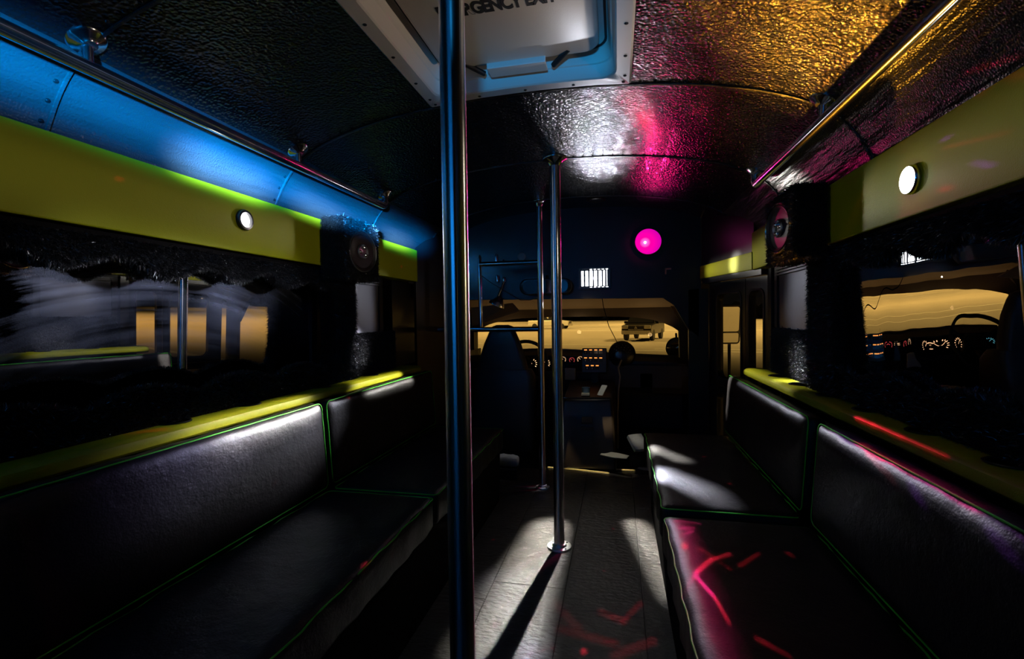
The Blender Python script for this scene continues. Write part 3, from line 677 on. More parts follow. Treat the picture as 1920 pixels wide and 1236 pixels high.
# ------------------------------------------------------------------ speakers in fur boxes
for sd in (-1, 1):
    t = empty('speaker', f'round {"chrome centred speaker in" if sd < 0 else "speaker with bright rim in"} a black fur box on the {side_word[sd]} wall', 'speaker')
    x0, x1, ya, yb, za, zb = .872, .972, 1.845, 2.145, 1.325, 1.575
    if sd < 0: ya, yb, za, zb = 1.86, 2.155, 1.315, 1.575
    o = MB().box((sd * x0, ya, za), (sd * x1, yb, zb)).build('cabinet', M['felt'], t); bevel(o, .02, 3)
    cnt = 46000; k = RNG.random(cnt); A = RNG.random(cnt); B = RNG.random(cnt)
    P = np.empty((cnt, 3)); Nn = np.zeros((cnt, 3))
    f1 = k < .3; f2 = (k >= .3) & (k < .6); f3 = (k >= .6) & (k < .8); f4 = k >= .8
    P[f1] = np.stack([np.full(f1.sum(), sd * x0), ya + (yb - ya) * A[f1], za + (zb - za) * B[f1]], 1); Nn[f1] = (-sd, 0, 0)
    P[f2] = np.stack([sd * (x0 + (x1 - x0) * A[f2]), np.full(f2.sum(), ya), za + (zb - za) * B[f2]], 1); Nn[f2] = (0, -1, 0)
    P[f3] = np.stack([sd * (x0 + (x1 - x0) * A[f3]), ya + (yb - ya) * B[f3], np.where(RNG.random(f3.sum()) < .5, za, zb)], 1); Nn[f3] = (0, 0, 0.5)
    P[f4] = np.stack([sd * (x0 + (x1 - x0) * A[f4]), np.full(f4.sum(), yb), za + (zb - za) * B[f4]], 1); Nn[f4] = (0, 1, 0)
    cy_, cz_ = (1.995, 1.437) if sd < 0 else (1.975, 1.447)
    keep = ~(f1 & (np.hypot(P[:, 1] - cy_, P[:, 2] - cz_) < .098))
    fur_mesh('fur', P[keep], Nn[keep], t, .014)
    q = T(sd * (x0 - .012), cy_, cz_) @ RZ(sd * 10) @ RY(-sd * 90)
    MB().lathe([(.093, -.012), (.094, .004), (.091, .007), (.088, .004), (.088, -.01)], 48, q).build('rim', M['chrome'] if sd > 0 else M['steel'], t, True)
    MB().lathe([(.089, 0), (.082, .006), (.074, .001), (.068, -.008), (.035, -.03), (.0001, -.032)], 48, q).build('cone', M['cone'], t, True)
    tw = MB().lathe([(.034, -.012), (.034, .004), (.030, .008), (.024, .002), (.0001, .0)], 32, q).build('tweeter_bridge', M['steel'], t, True)
    for an in (40, 160, 280):
        MB().lathe([(.008, 0), (.008, .006), (.004, .009), (.0001, .010)], 14, q @ T(.020 * math.cos(math.radians(an)), .020 * math.sin(math.radians(an)), .003)).build('tweeter', M['chrome'], tw, True)

# ------------------------------------------------------------------ poles
FLANGE = lambda R, r: [(R, 0), (R, .003), (R * .93, .008), (R * .62, .016), (r * 1.25, .026), (r * 1.02, .036)]
def pole(x, y, R, r, label, name='dance_pole', t=None):
    t = t or empty(name, label, 'pole', None)
    zt = zc(x)
    MB().tube([(x, y, .001), (x, y, .6), (x, y, 1.2), (x, y, zt - .001)], r, 40, caps=False).build('tube', M['pole'], t, True, 60)
    fl = MB().lathe([(R, 0), (R, .006), (R * .965, .009), (r * 1.45, .010), (r * 1.3, .020), (r * 1.02, .022)], 40, T(x, y, .001)).build('floor_flange', M['plate'], t, True, 40)
    MB().lathe([(R, -.001)] + FLANGE(R, r), 40, T(x, y, zt - .0005) @ RX(180)).build('ceiling_flange', M['chrome'], t, True, 40)
    for k in range(4):
        a = math.radians(45 + 90 * k)
        MB().lathe([(.0055, -.004), (.0055, .001), (.003, .003), (.0001, .0035)], 8, T(x + R * .80 * math.cos(a), y + R * .80 * math.sin(a), .0105)).build('screw', M['ink'], fl, True)
    return t
pole(-.053, .94, .06, .0262, 'thick chrome pole nearest the camera, running the full frame height')
pole(-.018, 2.315, .06, .0252, 'chrome pole with round floor flange standing mid aisle in the light patch')
bt = empty('barrier_rail', 'thinner chrome stanchion with two cross bars behind the driver seat', 'rail')
pole(-.222, 3.11, .046, .0205, None, t=bt)
for z in (1.487, 1.05):
    MB().tube([(-.222, 3.11, z), (-.63 if z > 1.2 else -1.16, 3.11, z)], .0165, 20).build('cross_bar', M['chrome'], bt, True, 60)
MB().tube([(-.63, 3.11, 1.05), (-.63, 3.11, 1.53), (-.63, 3.11, 1.55)], [.013, .013, .004], 16).build('side_post', M['chrome'], bt, True, 60)

for sd in (-1, 1):
    t = empty('grab_rail', f'chrome grab rail on brackets along the {side_word[sd]} side of the ceiling', 'rail')
    X, Z = .862, 1.692; ye = 2.20 if sd < 0 else 2.27
    pts = [(sd * X, -.9, Z), (sd * X, ye, Z)]
    for k in range(1, 9):
        a = PI / 2 * k / 8; pts.append((sd * X, ye + .028 * math.sin(a), Z + .028 * (1 - math.cos(a))))
    pts.append((sd * X, ye + .028, zc(X) - .002))
    MB().tube(pts, .0162, 24).build('tube', M['chrome'], t, True, 60)
    for y in ((-.7, .105, .845, 1.558) if sd < 0 else (-.7, .10, .83, 1.585)) + (ye + .028,):
        nn = nc(sd * X); base = Vector((sd * X, y, zc(sd * X)))
        if y < ye: MB().tube([(sd * X, y, Z), (sd * X, y, zc(X) - .001)], .0115, 16).build('post', M['chrome'], t, True, 60)
        q = nn.to_track_quat('Z', 'Y').to_matrix().to_4x4(); q.translation = base - nn * .001
        MB().lathe([(.038, 0), (.038, .003), (.034, .007), (.02, .011), (.014, .017)], 28, q).build('flange', M['chrome'], t, True, 40)

# ------------------------------------------------------------------ roof hatch
ht = empty('roof_hatch', 'white plastic roof escape hatch lettered EMERGENCY EXIT in the black ceiling', 'hatch')
hx0, hx1, hy0, hy1 = -.356, .318, .93, 1.588
def hz_(x): return zc(x) - .006
fl = MB()
def edgeloop(x0, y0, x1, y1, r, z, curve=1.0):
    return [(x, y, z + (curve * (zc(x) - zc(0)))) for x, y in densify(rrect(x0, y0, x1, y1, r, 5))]
def densify(p):
    out = []
    for i in range(len(p)):
        a, b = Vector(p[i]), Vector(p[(i + 1) % len(p)]); k = 7 if (i + 1) % (len(p) // 4) == 0 else 1
        for j in range(k): out.append(tuple(a.lerp(b, j / k)))
    return out
zb = zc(0)
IN = (hx0 + .048, hy0 + .048, hx1 - .048, hy1 - .048)
loops = [edgeloop(hx0, hy0, hx1, hy1, .006, zb + .004), edgeloop(hx0, hy0, hx1, hy1, .006, zb - .008), edgeloop(hx0 + .006, hy0 + .006, hx1 - .006, hy1 - .006, .006, zb - .013),
         edgeloop(IN[0] - .004, IN[1] - .004, IN[2] + .004, IN[3] + .004, .055, zb - .013), edgeloop(*IN, .055, zb - .009)]
fl.loft(loops, cap=False); fl.build('flange', M['white_plastic'], ht, True, 35)
wl = MB(); def_ = lambda i, z, c=1: edgeloop(IN[0] + i, IN[1] + i, IN[2] - i, IN[3] - i, .055, z, c)
wl.loft([def_(0, zb - .009), def_(.008, zb + .025, .7), def_(.012, zb + .027, .6), def_(.02, zb + .06, .2), def_(.03, zb + .066, 0), def_(.30, zb + .072, 0)], cap=False)
wl.build('inner_frame', M['white_plastic'], ht, True, 35)
pts = [(x, y, zb + .064) for x, y in densify(rrect(IN[0] + .026, IN[1] + .026, IN[2] - .026, IN[3] - .026, .05, 6))]
MB().tube(pts, .0045, 8, True).build('gasket', M['rubber'], ht, True)
lidp = lambda i, z: [(x, y, z) for x, y in rrect(IN[0] + .045 + i, IN[1] + .04 + i, IN[2] - .045 - i, IN[3] - .072 - i, .045, 6)]
lid = MB().loft([lidp(0, zb + .068), lidp(0, zb + .034), lidp(.004, zb + .028), lidp(.012, zb + .025)]).build('lid_panel', M['white_plastic'], ht, True, 35)
zt = zb + .025
fc = bpy.data.curves.new('lettering', 'FONT'); fc.body = 'EMERGENCY EXIT'; fc.size = .058; fc.align_x = 'CENTER'; fc.extrude = .0004; fc.offset = .0022; fc.space_character = .92
fc.materials.append(M['ink'])
tmp = bpy.data.objects.new('lettering_outline', fc); COL.objects.link(tmp)
bpy.context.view_layer.update()
lme = bpy.data.meshes.new_from_object(tmp.evaluated_get(bpy.context.evaluated_depsgraph_get())); bpy.data.objects.remove(tmp)
fo = bpy.data.objects.new('lettering', lme); COL.objects.link(fo); fo.parent = lid
fo.matrix_local = T(-.022, 1.207, zt - .0008) @ Matrix(((.70, 0, 0, 0), (0, -1.1, 0, 0), (0, 0, -1, 0), (0, 0, 0, 1)))
hg = MB().box((-.118, 1.452, zb + .008), (.065, 1.506, zb + .013)); hg.box((-.118, 1.45, zb + .008), (.065, 1.456, zb + .03))
bevel(hg.build('hinge_plate', M['white_plastic'], ht), .002)
for a, b in (((.083, 1.492, zb + .016), (.135, 1.44, zb + .03)), ((-.135, 1.492, zb + .016), (-.19, 1.44, zb + .03))):
    MB().tube([a, b], .008, 8).build('arm', M['rubber'], ht, True)
for k in range(5):
    for p in ((hx0 + .024 + (hx1 - hx0 - .048) * k / 4, hy1 - .02), (hx0 + .02, hy0 + .02 + (hy1 - hy0 - .04) * k / 4 - .04 * (k == 4)), (hx1 - .02, hy0 + .02 + (hy1 - hy0 - .04) * k / 4 - .04 * (k == 4))):
        q = T(p[0], p[1], zb - .0125 + zc(p[0]) - zc(0)) @ RX(180)
        MB().lathe([(.0055, 0), (.0052, .0015), (.003, .003), (.0001, .0034)], 10, q).build('screw', M['ink'], ht, True)

# ------------------------------------------------------------------ bulkhead over the cab
bh = MB()
pro = [(-1.03, 1.262), (-.80, 1.262), (.575, 1.246), (.64, 1.20), (.735, 1.03), (.80, .98), (.80, 1.30), (.815, 1.30)]
topx = np.linspace(.815, -1.03, 40)
poly = pro + [(x, zc(x) + .004) for x in topx]
bh.prism(poly, 3.40, 3.44, 1)
tag(bh.build('wall_front', M['black_paint']), kind='structure')
for sd in (-1, 1):
    # slanting panels between the wall ends and the bulkhead
    a, b = ((.985, 2.80), (.815, 3.39)) if sd > 0 else ((1.0, 2.90), (.83, 3.40))
    q = MB(); n_ = 1
    zlow = 1.35 if sd > 0 else .4
    q.loft([[(sd * a[0], a[1], zlow), (sd * a[0], a[1], zc(a[0]) + .03), (sd * (a[0] + .02), a[1] + .01, zc(a[0]) + .03), (sd * (a[0] + .02), a[1] + .01, zlow)],
            [(sd * b[0], b[1], zlow), (sd * b[0], b[1], zc(b[0]) + .02), (sd * (b[0] + .02), b[1] + .01, zc(b[0]) + .02), (sd * (b[0] + .02), b[1] + .01, zlow)]])
    tag(q.build('trim_1' if sd < 0 else 'trim_2', M['black_paint']), kind='structure')
yb_ = MB(); a, b = (.975, 2.80), (.805, 3.385)
yb_.loft([[(a[0], a[1], 1.366), (a[0], a[1], 1.462), (a[0] + .012, a[1] + .004, 1.462), (a[0] + .012, a[1] + .004, 1.366)], [(b[0], b[1], 1.366), (b[0], b[1], 1.448), (b[0] + .012, b[1] + .004, 1.448), (b[0] + .012, b[1] + .004, 1.366)]])
tag(bevel(yb_.build('door_header_board', M['yellow']), .003), 'short yellow green board slanting over the entry door', 'board')

# dome lamp with louvre
dl = empty('dome_light', 'lit white rectangular lamp behind a slotted grille on the bulkhead', 'light')
cx_, cz_ = DOME[0], DOME[2]
MB().box((cx_ - .105, 3.372, cz_ - .07), (cx_ + .105, 3.402, cz_ + .07)).build('housing', M['shade'], dl)
MB().box((cx_ - .093, 3.366, cz_ - .052), (cx_ + .093, 3.372, cz_ + .052)).build('lens', M['lens_white'], dl)
xb = [-.093, -.066, -.036, -.006, .025, .055, .078, .093]
for x in xb: MB().box((cx_ + x - .0052, 3.358, cz_ - .058), (cx_ + x + .0052, 3.366, cz_ + .058)).build('slat', M['shade'], dl)
for z in (.018, -.018): MB().box((cx_ - .097, 3.358, cz_ + z - .0008), (cx_ + .097, 3.3615, cz_ + z + .0008)).build('cross_slat', M['shade'], dl)
for z in (-.062, .060):
    for k in range(5): MB().box((cx_ - .03 + k * .027, 3.368, cz_ + z), (cx_ - .015 + k * .027, 3.3722, cz_ + z + .003)).build('slot', M['lens_white'], dl)
fr = MB(); ring_prism(rrect(cx_ - .11, cz_ - .075, cx_ + .11, cz_ + .075, .01, 2), rrect(cx_ - .1, cz_ - .066, cx_ + .1, cz_ + .066, .006, 2), 3.356, 3.402, 1, fr); fr.build('rim', M['shade'], dl)

# party laser lamp
ll = empty('party_light', 'round lamp glowing magenta on the upper right of the bulkhead', 'light')
q = T(.475, 3.36, 1.625) @ RX(90)
MB().lathe([(.09, -.04), (.092, -.005), (.086, .0)], 40, q).build('housing', M['shade'], ll, True)
MB().lathe([(.085, .0), (.078, .012), (.05, .024), (.0001, .03)], 40, q).build('lens', M['magenta'], ll, True)
MB().lathe([(.008, .03), (.007, .036), (.0001, .039)], 16, T(-.022, 0, -.01) @ q).build('diode', M['core'], ll, True)

rv = empty('rear_view_mirror', 'wide black rounded interior mirror hanging below the bulkhead, left of the dome lamp', 'mirror')
m_ = MB(); ol = rrect(-.40, 1.285, -.035, 1.395, .05, 6)
m_.loft([[(x, 3.30, z) for x, z in [(.5 * (-.435) + (x + .2175) * .93 , 1.34 + (z - 1.34) * .9) for x, z in ol]], [(x, 3.31, z) for x, z in ol], [(x, 3.34, z) for x, z in ol], [(x, 3.36, 1.34 + (z - 1.34) * .7) for x, z in ol]])
m_.build('housing', M['shade'], rv, True, 40)
m_ = MB(); m_.prism([(-.2175 + (x + .2175) * .86, 1.34 + (z - 1.34) * .78) for x, z in ol], 3.2965, 3.3005, 1); m_.build('glass', M['glassdark'], rv)
MB().tube([(-.2175, 3.35, 1.36), (-.2175, 3.40, 1.42)], .012, 10).build('bracket', M['shade'], rv, True)
tag(MB().lathe([(.03, 0), (.03, .004), (.027, .007), (.0001, .008)], 28, T(-.40, 3.40, 1.565) @ RX(90)).build('round_sticker', M['clear'], None, True), 'small pale round disc high on the bulkhead above the left cross bar', 'disc')
hk = MB(); hk.box((.585, 3.392, 1.435), (.625, 3.40, 1.446)); hk.box((.585, 3.392, 1.405), (.594, 3.40, 1.446), T(0, 0, 0))
tag(hk.build('wall_hook', M['card']), 'small bent pale hook on the bulkhead right of the magenta lamp', 'hook')

# door track under slanting board
tr = MB(); tr.loft([[(1.0, 2.72, 1.333), (1.0, 2.72, 1.362), (1.06, 2.74, 1.362), (1.06, 2.74, 1.333)], [(.82, 3.39, 1.333), (.82, 3.39, 1.362), (.88, 3.40, 1.362), (.88, 3.40, 1.333)]])
tag(tr.build('trim_3', M['shade']), kind='structure')

# ------------------------------------------------------------------ entry door with two leaves
dr = empty('door_1', kind='structure')
# the folding door stands on the slant between the wall end and the bulkhead: u runs along it from y 2.70
dv = Vector((-.27, .963, 0)).normalized()
DM = Matrix(((0, dv.x, 0, 1.042), (0, dv.y, 0, 2.70), (0, 0, 1, 0), (0, 0, 0, 1)))
DM[0][0], DM[1][0] = dv.y, -dv.x
for a, b, ga, gb in ((.02, .24, .07, .205), (.246, .68, .295, .575)):
    o_ = densify(rrect(a, -.02, b, 1.33, .004, 5)); i_ = densify(rrect(ga, .735, gb, 1.255, .04, 5)); i2 = densify(rrect(ga, .20, gb, .63, .04, 5))
    om = densify(rrect(a, .685, b, 1.33, .004, 5)); ol_ = densify(rrect(a, -.02, b, .68, .004, 5))
    mb = MB(); ring_prism(om, i_, 0, .035, 0, mb); ring_prism(ol_, i2, 0, .035, 0, mb); mb.v = [tuple(DM @ Vector(p)) for p in mb.v]
    lf = mb.build('leaf', M['black_paint'], dr)
    for z0, z1, hole_ in ((.735, 1.255, i_), (.20, .63, i2)):
        mb = ring_prism(densify(rrect(ga - .012, z0 - .012, gb + .012, z1 + .012, .045, 5)), hole_, -.004, .039, 0); mb.v = [tuple(DM @ Vector(p)) for p in mb.v]
        mb.build('gasket', M['rubber'], lf)
        MB().prism(rrect(ga - .005, z0 - .005, gb + .005, z1 + .005, .04, 4), .014, .019, 0, DM).build('glass', M['glass'], lf)
MB().box((1.03, 2.66, 0), (1.07, 2.72, 1.36)).build('jamb', M['black_paint'], dr)
tag(MB().box((.735, 3.40, -.02), (.86, 3.43, 1.30)).build('trim_6', M['black_paint']), kind='structure')

# ------------------------------------------------------------------ cab
cabw = MB(); cabw.loft([[(1.06, 4.18, -.06), (1.06, 4.18, 1.42), (1.09, 4.18, 1.42), (1.09, 4.18, -.06)], [(.90, 5.0, -.06), (.86, 5.0, 1.42), (.89, 5.0, 1.42), (.93, 5.0, -.06)]])
tag(cabw.build('wall_cab_right', M['dark_plastic']), kind='structure')
# driver's side: wall below and above the side window
cl = MB()
cl.box((-1.20, 3.42, -.06), (-1.18, 5.0, .80)); cl.box((-1.20, 3.42, 1.24), (-1.18, 5.0, 1.6)); cl.box((-1.20, 3.42, .8), (-1.18, 3.62, 1.24)); cl.box((-1.22, 4.72, .8), (-1.17, 4.86, 1.24))
wcl = cl.build('wall_cab_left', M['dark_plastic']); tag(wcl, kind='structure')
MB().box((-1.192, 3.62, .8), (-1.188, 4.72, 1.24)).build('glass', M['glass'], wcl)
tag(MB().box((-1.2, 3.44, 1.40), (1.1, 5.1, 1.42)).build('ceiling_cab', M['beige']), kind='structure')
fw = MB(); fw.box((-1.2, 5.02, -.06), (.93, 5.05, .70)); tag(fw.build('wall_firewall', M['dark_plastic']), kind='structure')

# windscreen: glass, surround and tint band
ws = empty('window_5', kind='structure')
def wy(x): return 5.02 - .28 * ((x + .17) / 1.02) ** 2 * .5
WL, WR = -1.2, .865
wsx = np.linspace(WL, WR, 25)
g = MB(); g.loft([[(x, wy(x) - .02, .70), (x, wy(x) - .14, 1.30), (x, wy(x) - .136, 1.30), (x, wy(x) - .016, .70)] for x in wsx]); g.build('glass', M['glass'], ws, True, 60)
tb = MB()
def tz(x):
    u = (x + .17) / 1.02; return 1.125 - .03 * u * u - .13 * abs(u) ** 6
tb.loft([[(x, wy(x) - .115, tz(x)), (x, wy(x) - .155, 1.25), (x, wy(x) - .150, 1.25), (x, wy(x) - .110, tz(x))] for x in wsx]); tb.build('tint_band', M['tint'], ws, True, 60)
hd = MB(); hd.loft([[(x, wy(x) - .17, 1.205), (x, wy(x) - .24, 1.235 + .006 * math.sin(5 * x)), (x, wy(x) - .30, 1.40), (x, wy(x) - .1, 1.40), (x, wy(x) - .15, 1.205)] for x in wsx]); hd.build('header_trim', M['beige'], ws, True, 60)
ap = MB()
for sg, xx in ((1, WR), (-1, WL)):
    ap.loft([[(xx - sg * .015, wy(xx) - .05, .62), (xx + sg * .07, wy(xx) - .05, .62), (xx + sg * .07, wy(xx) + .02, .62), (xx - sg * .015, wy(xx) + .02, .62)],
             [(xx - sg * .035, wy(xx) - .13, 1.08), (xx + sg * .05, wy(xx) - .13, 1.08), (xx + sg * .05, wy(xx) - .06, 1.08), (xx - sg * .035, wy(xx) - .06, 1.08)],
             [(xx - sg * .16, wy(xx) - .19, 1.30), (xx + sg * .05, wy(xx) - .19, 1.30), (xx + sg * .05, wy(xx) - .1, 1.30), (xx - sg * .16, wy(xx) - .1, 1.30)]])
ap.build('pillar', M['tint'], ws, True, 40)

# dashboard
db = empty('dashboard', 'dark plastic dashboard across the cab under the windscreen', 'dashboard')
sec = lambda x, zt_: [(x, 4.38, .44), (x, 4.33, .60), (x, 4.36, zt_ - .04), (x, 4.43, zt_ - .008), (x, 4.52, zt_), (x, 4.75, zt_ - .005), (x, 5.0, zt_ - .045), (x, 5.0, .44)]
xs_ = [-1.17, -.9, -.84, -.5, -.2, .15, .22, .45, .70, .80, .86]; zs_ = [.75, .76, .80, .815, .812, .79, .765, .768, .758, .75, .72]
MB().loft([sec(x, z) for x, z in zip(xs_, zs_)]).build('body', M['dark_plastic'], db, True, 35)
MB().tube([(x, 4.50, z + .003) for x, z in ((-.86, .79), (-.7, .815), (-.5, .822), (-.3, .821), (-.1, .812), (.1, .796), (.16, .788))], .006, 8).build('cluster_rim', M['steel'], db, True)
MB().box((-.80, 4.335, .63), (-.02, 4.36, .765)).build('cluster_panel', M['glassdark'], db)
MB().box((.24, 4.325, .50), (.80, 4.352, .69)).build('glovebox_lid', M['dark_plastic'], db)
MB().box((.24, 4.318, .70), (.84, 4.332, .706)).build('grab_strip', M['shade'], db)
MB().box((.46, 4.325, .45), (.56, 4.345, .62)).build('vent', M['glassdark'], db)
def gauge(x, z, r, mat, lab, cover=250):
    t = MB().lathe([(r, 0), (r * .98, .006), (r * .9, .008), (r * .88, .003), (.0001, .003)], 28, T(x, 4.334, z) @ RX(90)).build('gauge', M['glassdark'], db, True)
    mk = MB()
    for k in range(11):
        a = math.radians(215 - cover * k / 10)
        c, s_ = math.cos(a), math.sin(a); w_ = r * .045
        mk.add([(x + c * r * .62 - s_ * w_, 4.3285, z + s_ * r * .62 + c * w_), (x + c * r * .62 + s_ * w_, 4.3285, z + s_ * r * .62 - c * w_), (x + c * r * .85 + s_ * w_, 4.3285, z + s_ * r * .85 - c * w_), (x + c * r * .85 - s_ * w_, 4.3285, z + s_ * r * .85 + c * w_),
                (x + c * r * .62 - s_ * w_, 4.330, z + s_ * r * .62 + c * w_), (x + c * r * .62 + s_ * w_, 4.330, z + s_ * r * .62 - c * w_), (x + c * r * .85 + s_ * w_, 4.330, z + s_ * r * .85 - c * w_), (x + c * r * .85 - s_ * w_, 4.330, z + s_ * r * .85 + c * w_)],
               [(0, 1, 2, 3), (7, 6, 5, 4), (0, 4, 5, 1), (1, 5, 6, 2), (2, 6, 7, 3), (3, 7, 4, 0)])
    mk.build('gauge_mark', mat, t)
    a = math.radians(130); MB().tube([(x, 4.329, z), (x + r * .7 * math.cos(a), 4.329, z + r * .7 * math.sin(a))], r * .03, 6).build('needle', mat, t)
for gx, gz, gr, gm in ((-.62, .70, .05, 'gauge_lit'), (-.50, .70, .055, 'gauge_lit'), (-.375, .705, .05, 'gauge_lit'), (-.215, .74, .032, 'gauge_lit'), (-.135, .735, .030, 'gauge_red'), (-.06, .742, .034, 'gauge_lit'), (-.71, .70, .03, 'gauge_cyan')):
    gauge(gx, gz, gr, M[gm], '')

# switch panel with lit rockers
sp = empty('switch_panel', 'black angled switch box with rows of amber lit rockers on the dash', 'control panel')
qs = T(.07, 4.22, .755) @ RX(-14)
MB().box((.04, 4.21, .555), (.10, 4.25, .66)).build('bracket', M['shade'], sp)
bevel(MB().box((-.105, -.015, -.12), (.105, .03, .095), qs).build('case', M['shade'], sp), .005)
for r_, (z, xs2) in enumerate(((.075, (-.075, -.032, .012, .055)), (.005, (-.075, -.032, .012, .055)), (-.062, (-.06, -.017, .025)))):
    for x in xs2:
        rk = MB().box((x - .017, -.021, z - .032), (x + .017, -.015, z + .008), qs).build('rocker', M['glassdark'], sp)
        MB().box((x - .012, -.0235, z - .002), (x + .012, -.021, z + .006), qs).build('lamp', M['amber'], rk)
    for x in xs2[:2]:
        MB().box((x - .006, -.0225, z - .028), (x + .005, -.0205, z - .012), qs).build('mark', M['clear'], sp)
fan = empty('dash_fan', 'black domed round fan with small perforations on the dash beside the switch box', 'fan')
qf = T(.305, 4.36, .79) @ RX(78)
MB().lathe([(.10, -.10), (.115, -.05), (.118, 0), (.105, .02), (.06, .04), (.0001, .046)], 36, qf).build('shell', M['shade'], fan, True)
for ring_, nn_ in ((.035, 8), (.055, 13), (.075, 17)):
    for k in range(nn_):
        a = 2 * PI * k / nn_ + ring_ * 30
        if math.sin(a) < -.1: continue
        z = .046 - .0001 * 0 - (ring_ / .105) ** 2 * .022
        MB().lathe([(.0035, 0), (.003, .002), (.0001, .0025)], 6, qf @ T(ring_ * math.cos(a), ring_ * math.sin(a), z)).build('vent_hole', M['clear'] if k % 3 else M['card'], fan)
MB().lathe([(.05, 0), (.045, .05), (.03, .10)], 20, T(.305, 4.42, .68)).build('foot', M['shade'], fan, True)

sw = empty('steering_wheel', 'black steering wheel in front of the lit gauges', 'steering wheel')
qw = T(-.535, 4.12, .735) @ RX(62)
MB().tube([tuple(Vector((.20 * math.cos(2 * PI * k / 40), .20 * math.sin(2 * PI * k / 40), 0))) for k in range(40)], .0155, 12, True, qw).build('rim', M['rubber'], sw, True)
MB().lathe([(.06, -.03), (.065, 0), (.05, .018), (.0001, .022)], 24, qw @ T(0, 0, -.02)).build('hub', M['rubber'], sw, True)
for a in (0, 120, 240): MB().tube([(.05 * math.cos(math.radians(a + 30)), .05 * math.sin(math.radians(a + 30)), -.02), (.195 * math.cos(math.radians(a + 30)), .195 * math.sin(math.radians(a + 30)), 0)], .011, 8, False, qw).build('spoke', M['rubber'], sw, True)
MB().tube([tuple(qw @ Vector((0, 0, -.03))), (-.535, 4.36, .62)], .03, 14).build('column', M['rubber'], sw, True)

# driver seat
ds = empty('driver_seat', 'high backed black driver seat seen from behind, left of the aisle', 'seat')
bk = MB()
prof = [(.08, .26, .05), (.45, .275, .07), (.66, .27, .07), (.71, .24, .065)]
cxs, cys = -.645, 3.74
def seat_loop(z, hw, hd, y): return [(cxs + x, y + yy, z) for x, yy in rrect(-hw, -hd, hw, hd, hd * .8, 4)]
bk.loft([seat_loop(z, hw, hd, cys + (z - .1) * .06) for z, hw, hd in prof]); bk.build('backrest', M['grey_seat'], ds, True, 50)
hr = MB(); prof2 = [(.69, .215, .05), (.78, .195, .055), (.92, .15, .05), (1.02, .105, .045), (1.055, .085, .035), (1.068, .05, .015)]
hr.loft([seat_loop(z, hw, hd, cys + (z - .1) * .06) for z, hw, hd in prof2]); hr.build('headrest', M['grey_seat'], ds, True, 50)
rb = rbox((.52, .5, .14), .05, (10, 10, 5)); rb.v = [(x + cxs, y + 3.98, z + .26) for x, y, z in rb.v]; rb.build('seat', M['grey_seat'], ds, True, 60)
MB().box((cxs - .2, 3.74, 0), (cxs + .2, 4.16, .2)).build('pedestal', M['shade'], ds)
MB().tube([(cxs + .285, 3.80, .33), (cxs + .285, 3.86, .40), (cxs + .285, 4.08, .42)], .028, 10).build('armrest', M['grey_seat'], ds, True)

# engine cover with its clutter
ec = empty('engine_cover', 'dark engine cover box with a latch between driver seat and passenger side', 'engine cover')
bevel(MB().loft([[(-.165, 3.52, .0), (.255, 3.52, .0), (.255, 4.30, .0), (-.165, 4.30, .0)], [(-.15, 3.50, .40), (.24, 3.50, .40), (.25, 4.3, .46), (-.16, 4.3, .46)], [(-.13, 3.56, .52), (.225, 3.56, .535), (.24, 4.3, .56), (-.15, 4.3, .56)]]).build('body', M['dark_plastic'], ec, True, 30), .02, 3)
lt = MB().box((.01, 3.485, .36), (.085, 3.505, .40)).build('latch', M['glassdark'], ec)
MB().box((.005, 3.482, .35), (.09, 3.492, .356)).build('latch_lip', M['dark_plastic'], lt)
MB().box((.0, 3.49, .30), (.095, 3.503, .325)).build('badge_plate', M['dark_plastic'], ec)
MB().tube([(-.13, 3.545, .525), (.05, 3.535, .527), (.21, 3.545, .53)], .006, 8).build('top_lip', M['shade'], ec, True)
def paper(name, x, y, z, wx, wy_, rz, tilt, mat, label, cat, t=.004):
    o = MB(); n = 5
    g0 = []
    for side_ in (1, 0):
        for i in range(n + 1):
            for j in range(n + 1):
                u, v = i / n - .5, j / n - .5; g0.append((u * wx, v * wy_, .02 * wx * math.sin(5 * u + 3 * v) + side_ * t))
    k = (n + 1) ** 2; fs = []
    for i in range(n):
        for j in range(n):
            a = i * (n + 1) + j; fs += [(a, a + n + 1, a + n + 2, a + 1), (k + a + 1, k + a + n + 2, k + a + n + 1, k + a)]
    for i in range(n):
        for a, b in ((i, i + 1), (n * (n + 1) + i + 1, n * (n + 1) + i), ((i + 1) * (n + 1), i * (n + 1)), (i * (n + 1) + n, (i + 1) * (n + 1) + n)): fs.append((a, b, k + b, k + a))
    o.add(g0, fs, T(x, y, z) @ RZ(rz) @ RX(tilt)); oo = o.build(name, mat, None, True, 30); return tag(oo, label, cat)
paper('paper_card', .155, 3.62, .575, .05, .09, -35, 50, M['paper'], 'white slip of paper with a dark mark leaning on the engine cover', 'paper')
cu = MB().lathe([(.028, 0), (.032, .05), (.033, .052), (.03, .05), (.026, .004), (.0001, .004)], 20, T(.03, 3.66, .538)).build('paper_cup', M['cup'], None, True); tag(cu, 'small blue cup lying among clutter on the engine cover', 'cup')
bx = MB().box((-.02, 3.60, .537), (.04, 3.64, .552), T(.02, 0, 0)).build('pale_box', M['card'], None); tag(bx, 'small cream carton beside the cup on the engine cover', 'box')
cl_ = MB().box((-.18, 4.14, .58), (-.09, 4.17, .68), RX(0)); o = cl_.build('clipboard', M['clear'], None); tag(bevel(o, .004), 'grey folder of papers propped on the engine cover under the dash', 'folder')
paper('crumpled_paper', .40, 3.56, .20, .11, .13, 30, 40, M['paper'], 'crumpled white paper bag on the cab floor by the steps', 'paper', .03)
paper('floor_card', .24, 3.48, .13, .20, .05, -22, 20, M['card'], 'long cream card strip lying on the cab floor', 'card', .006)
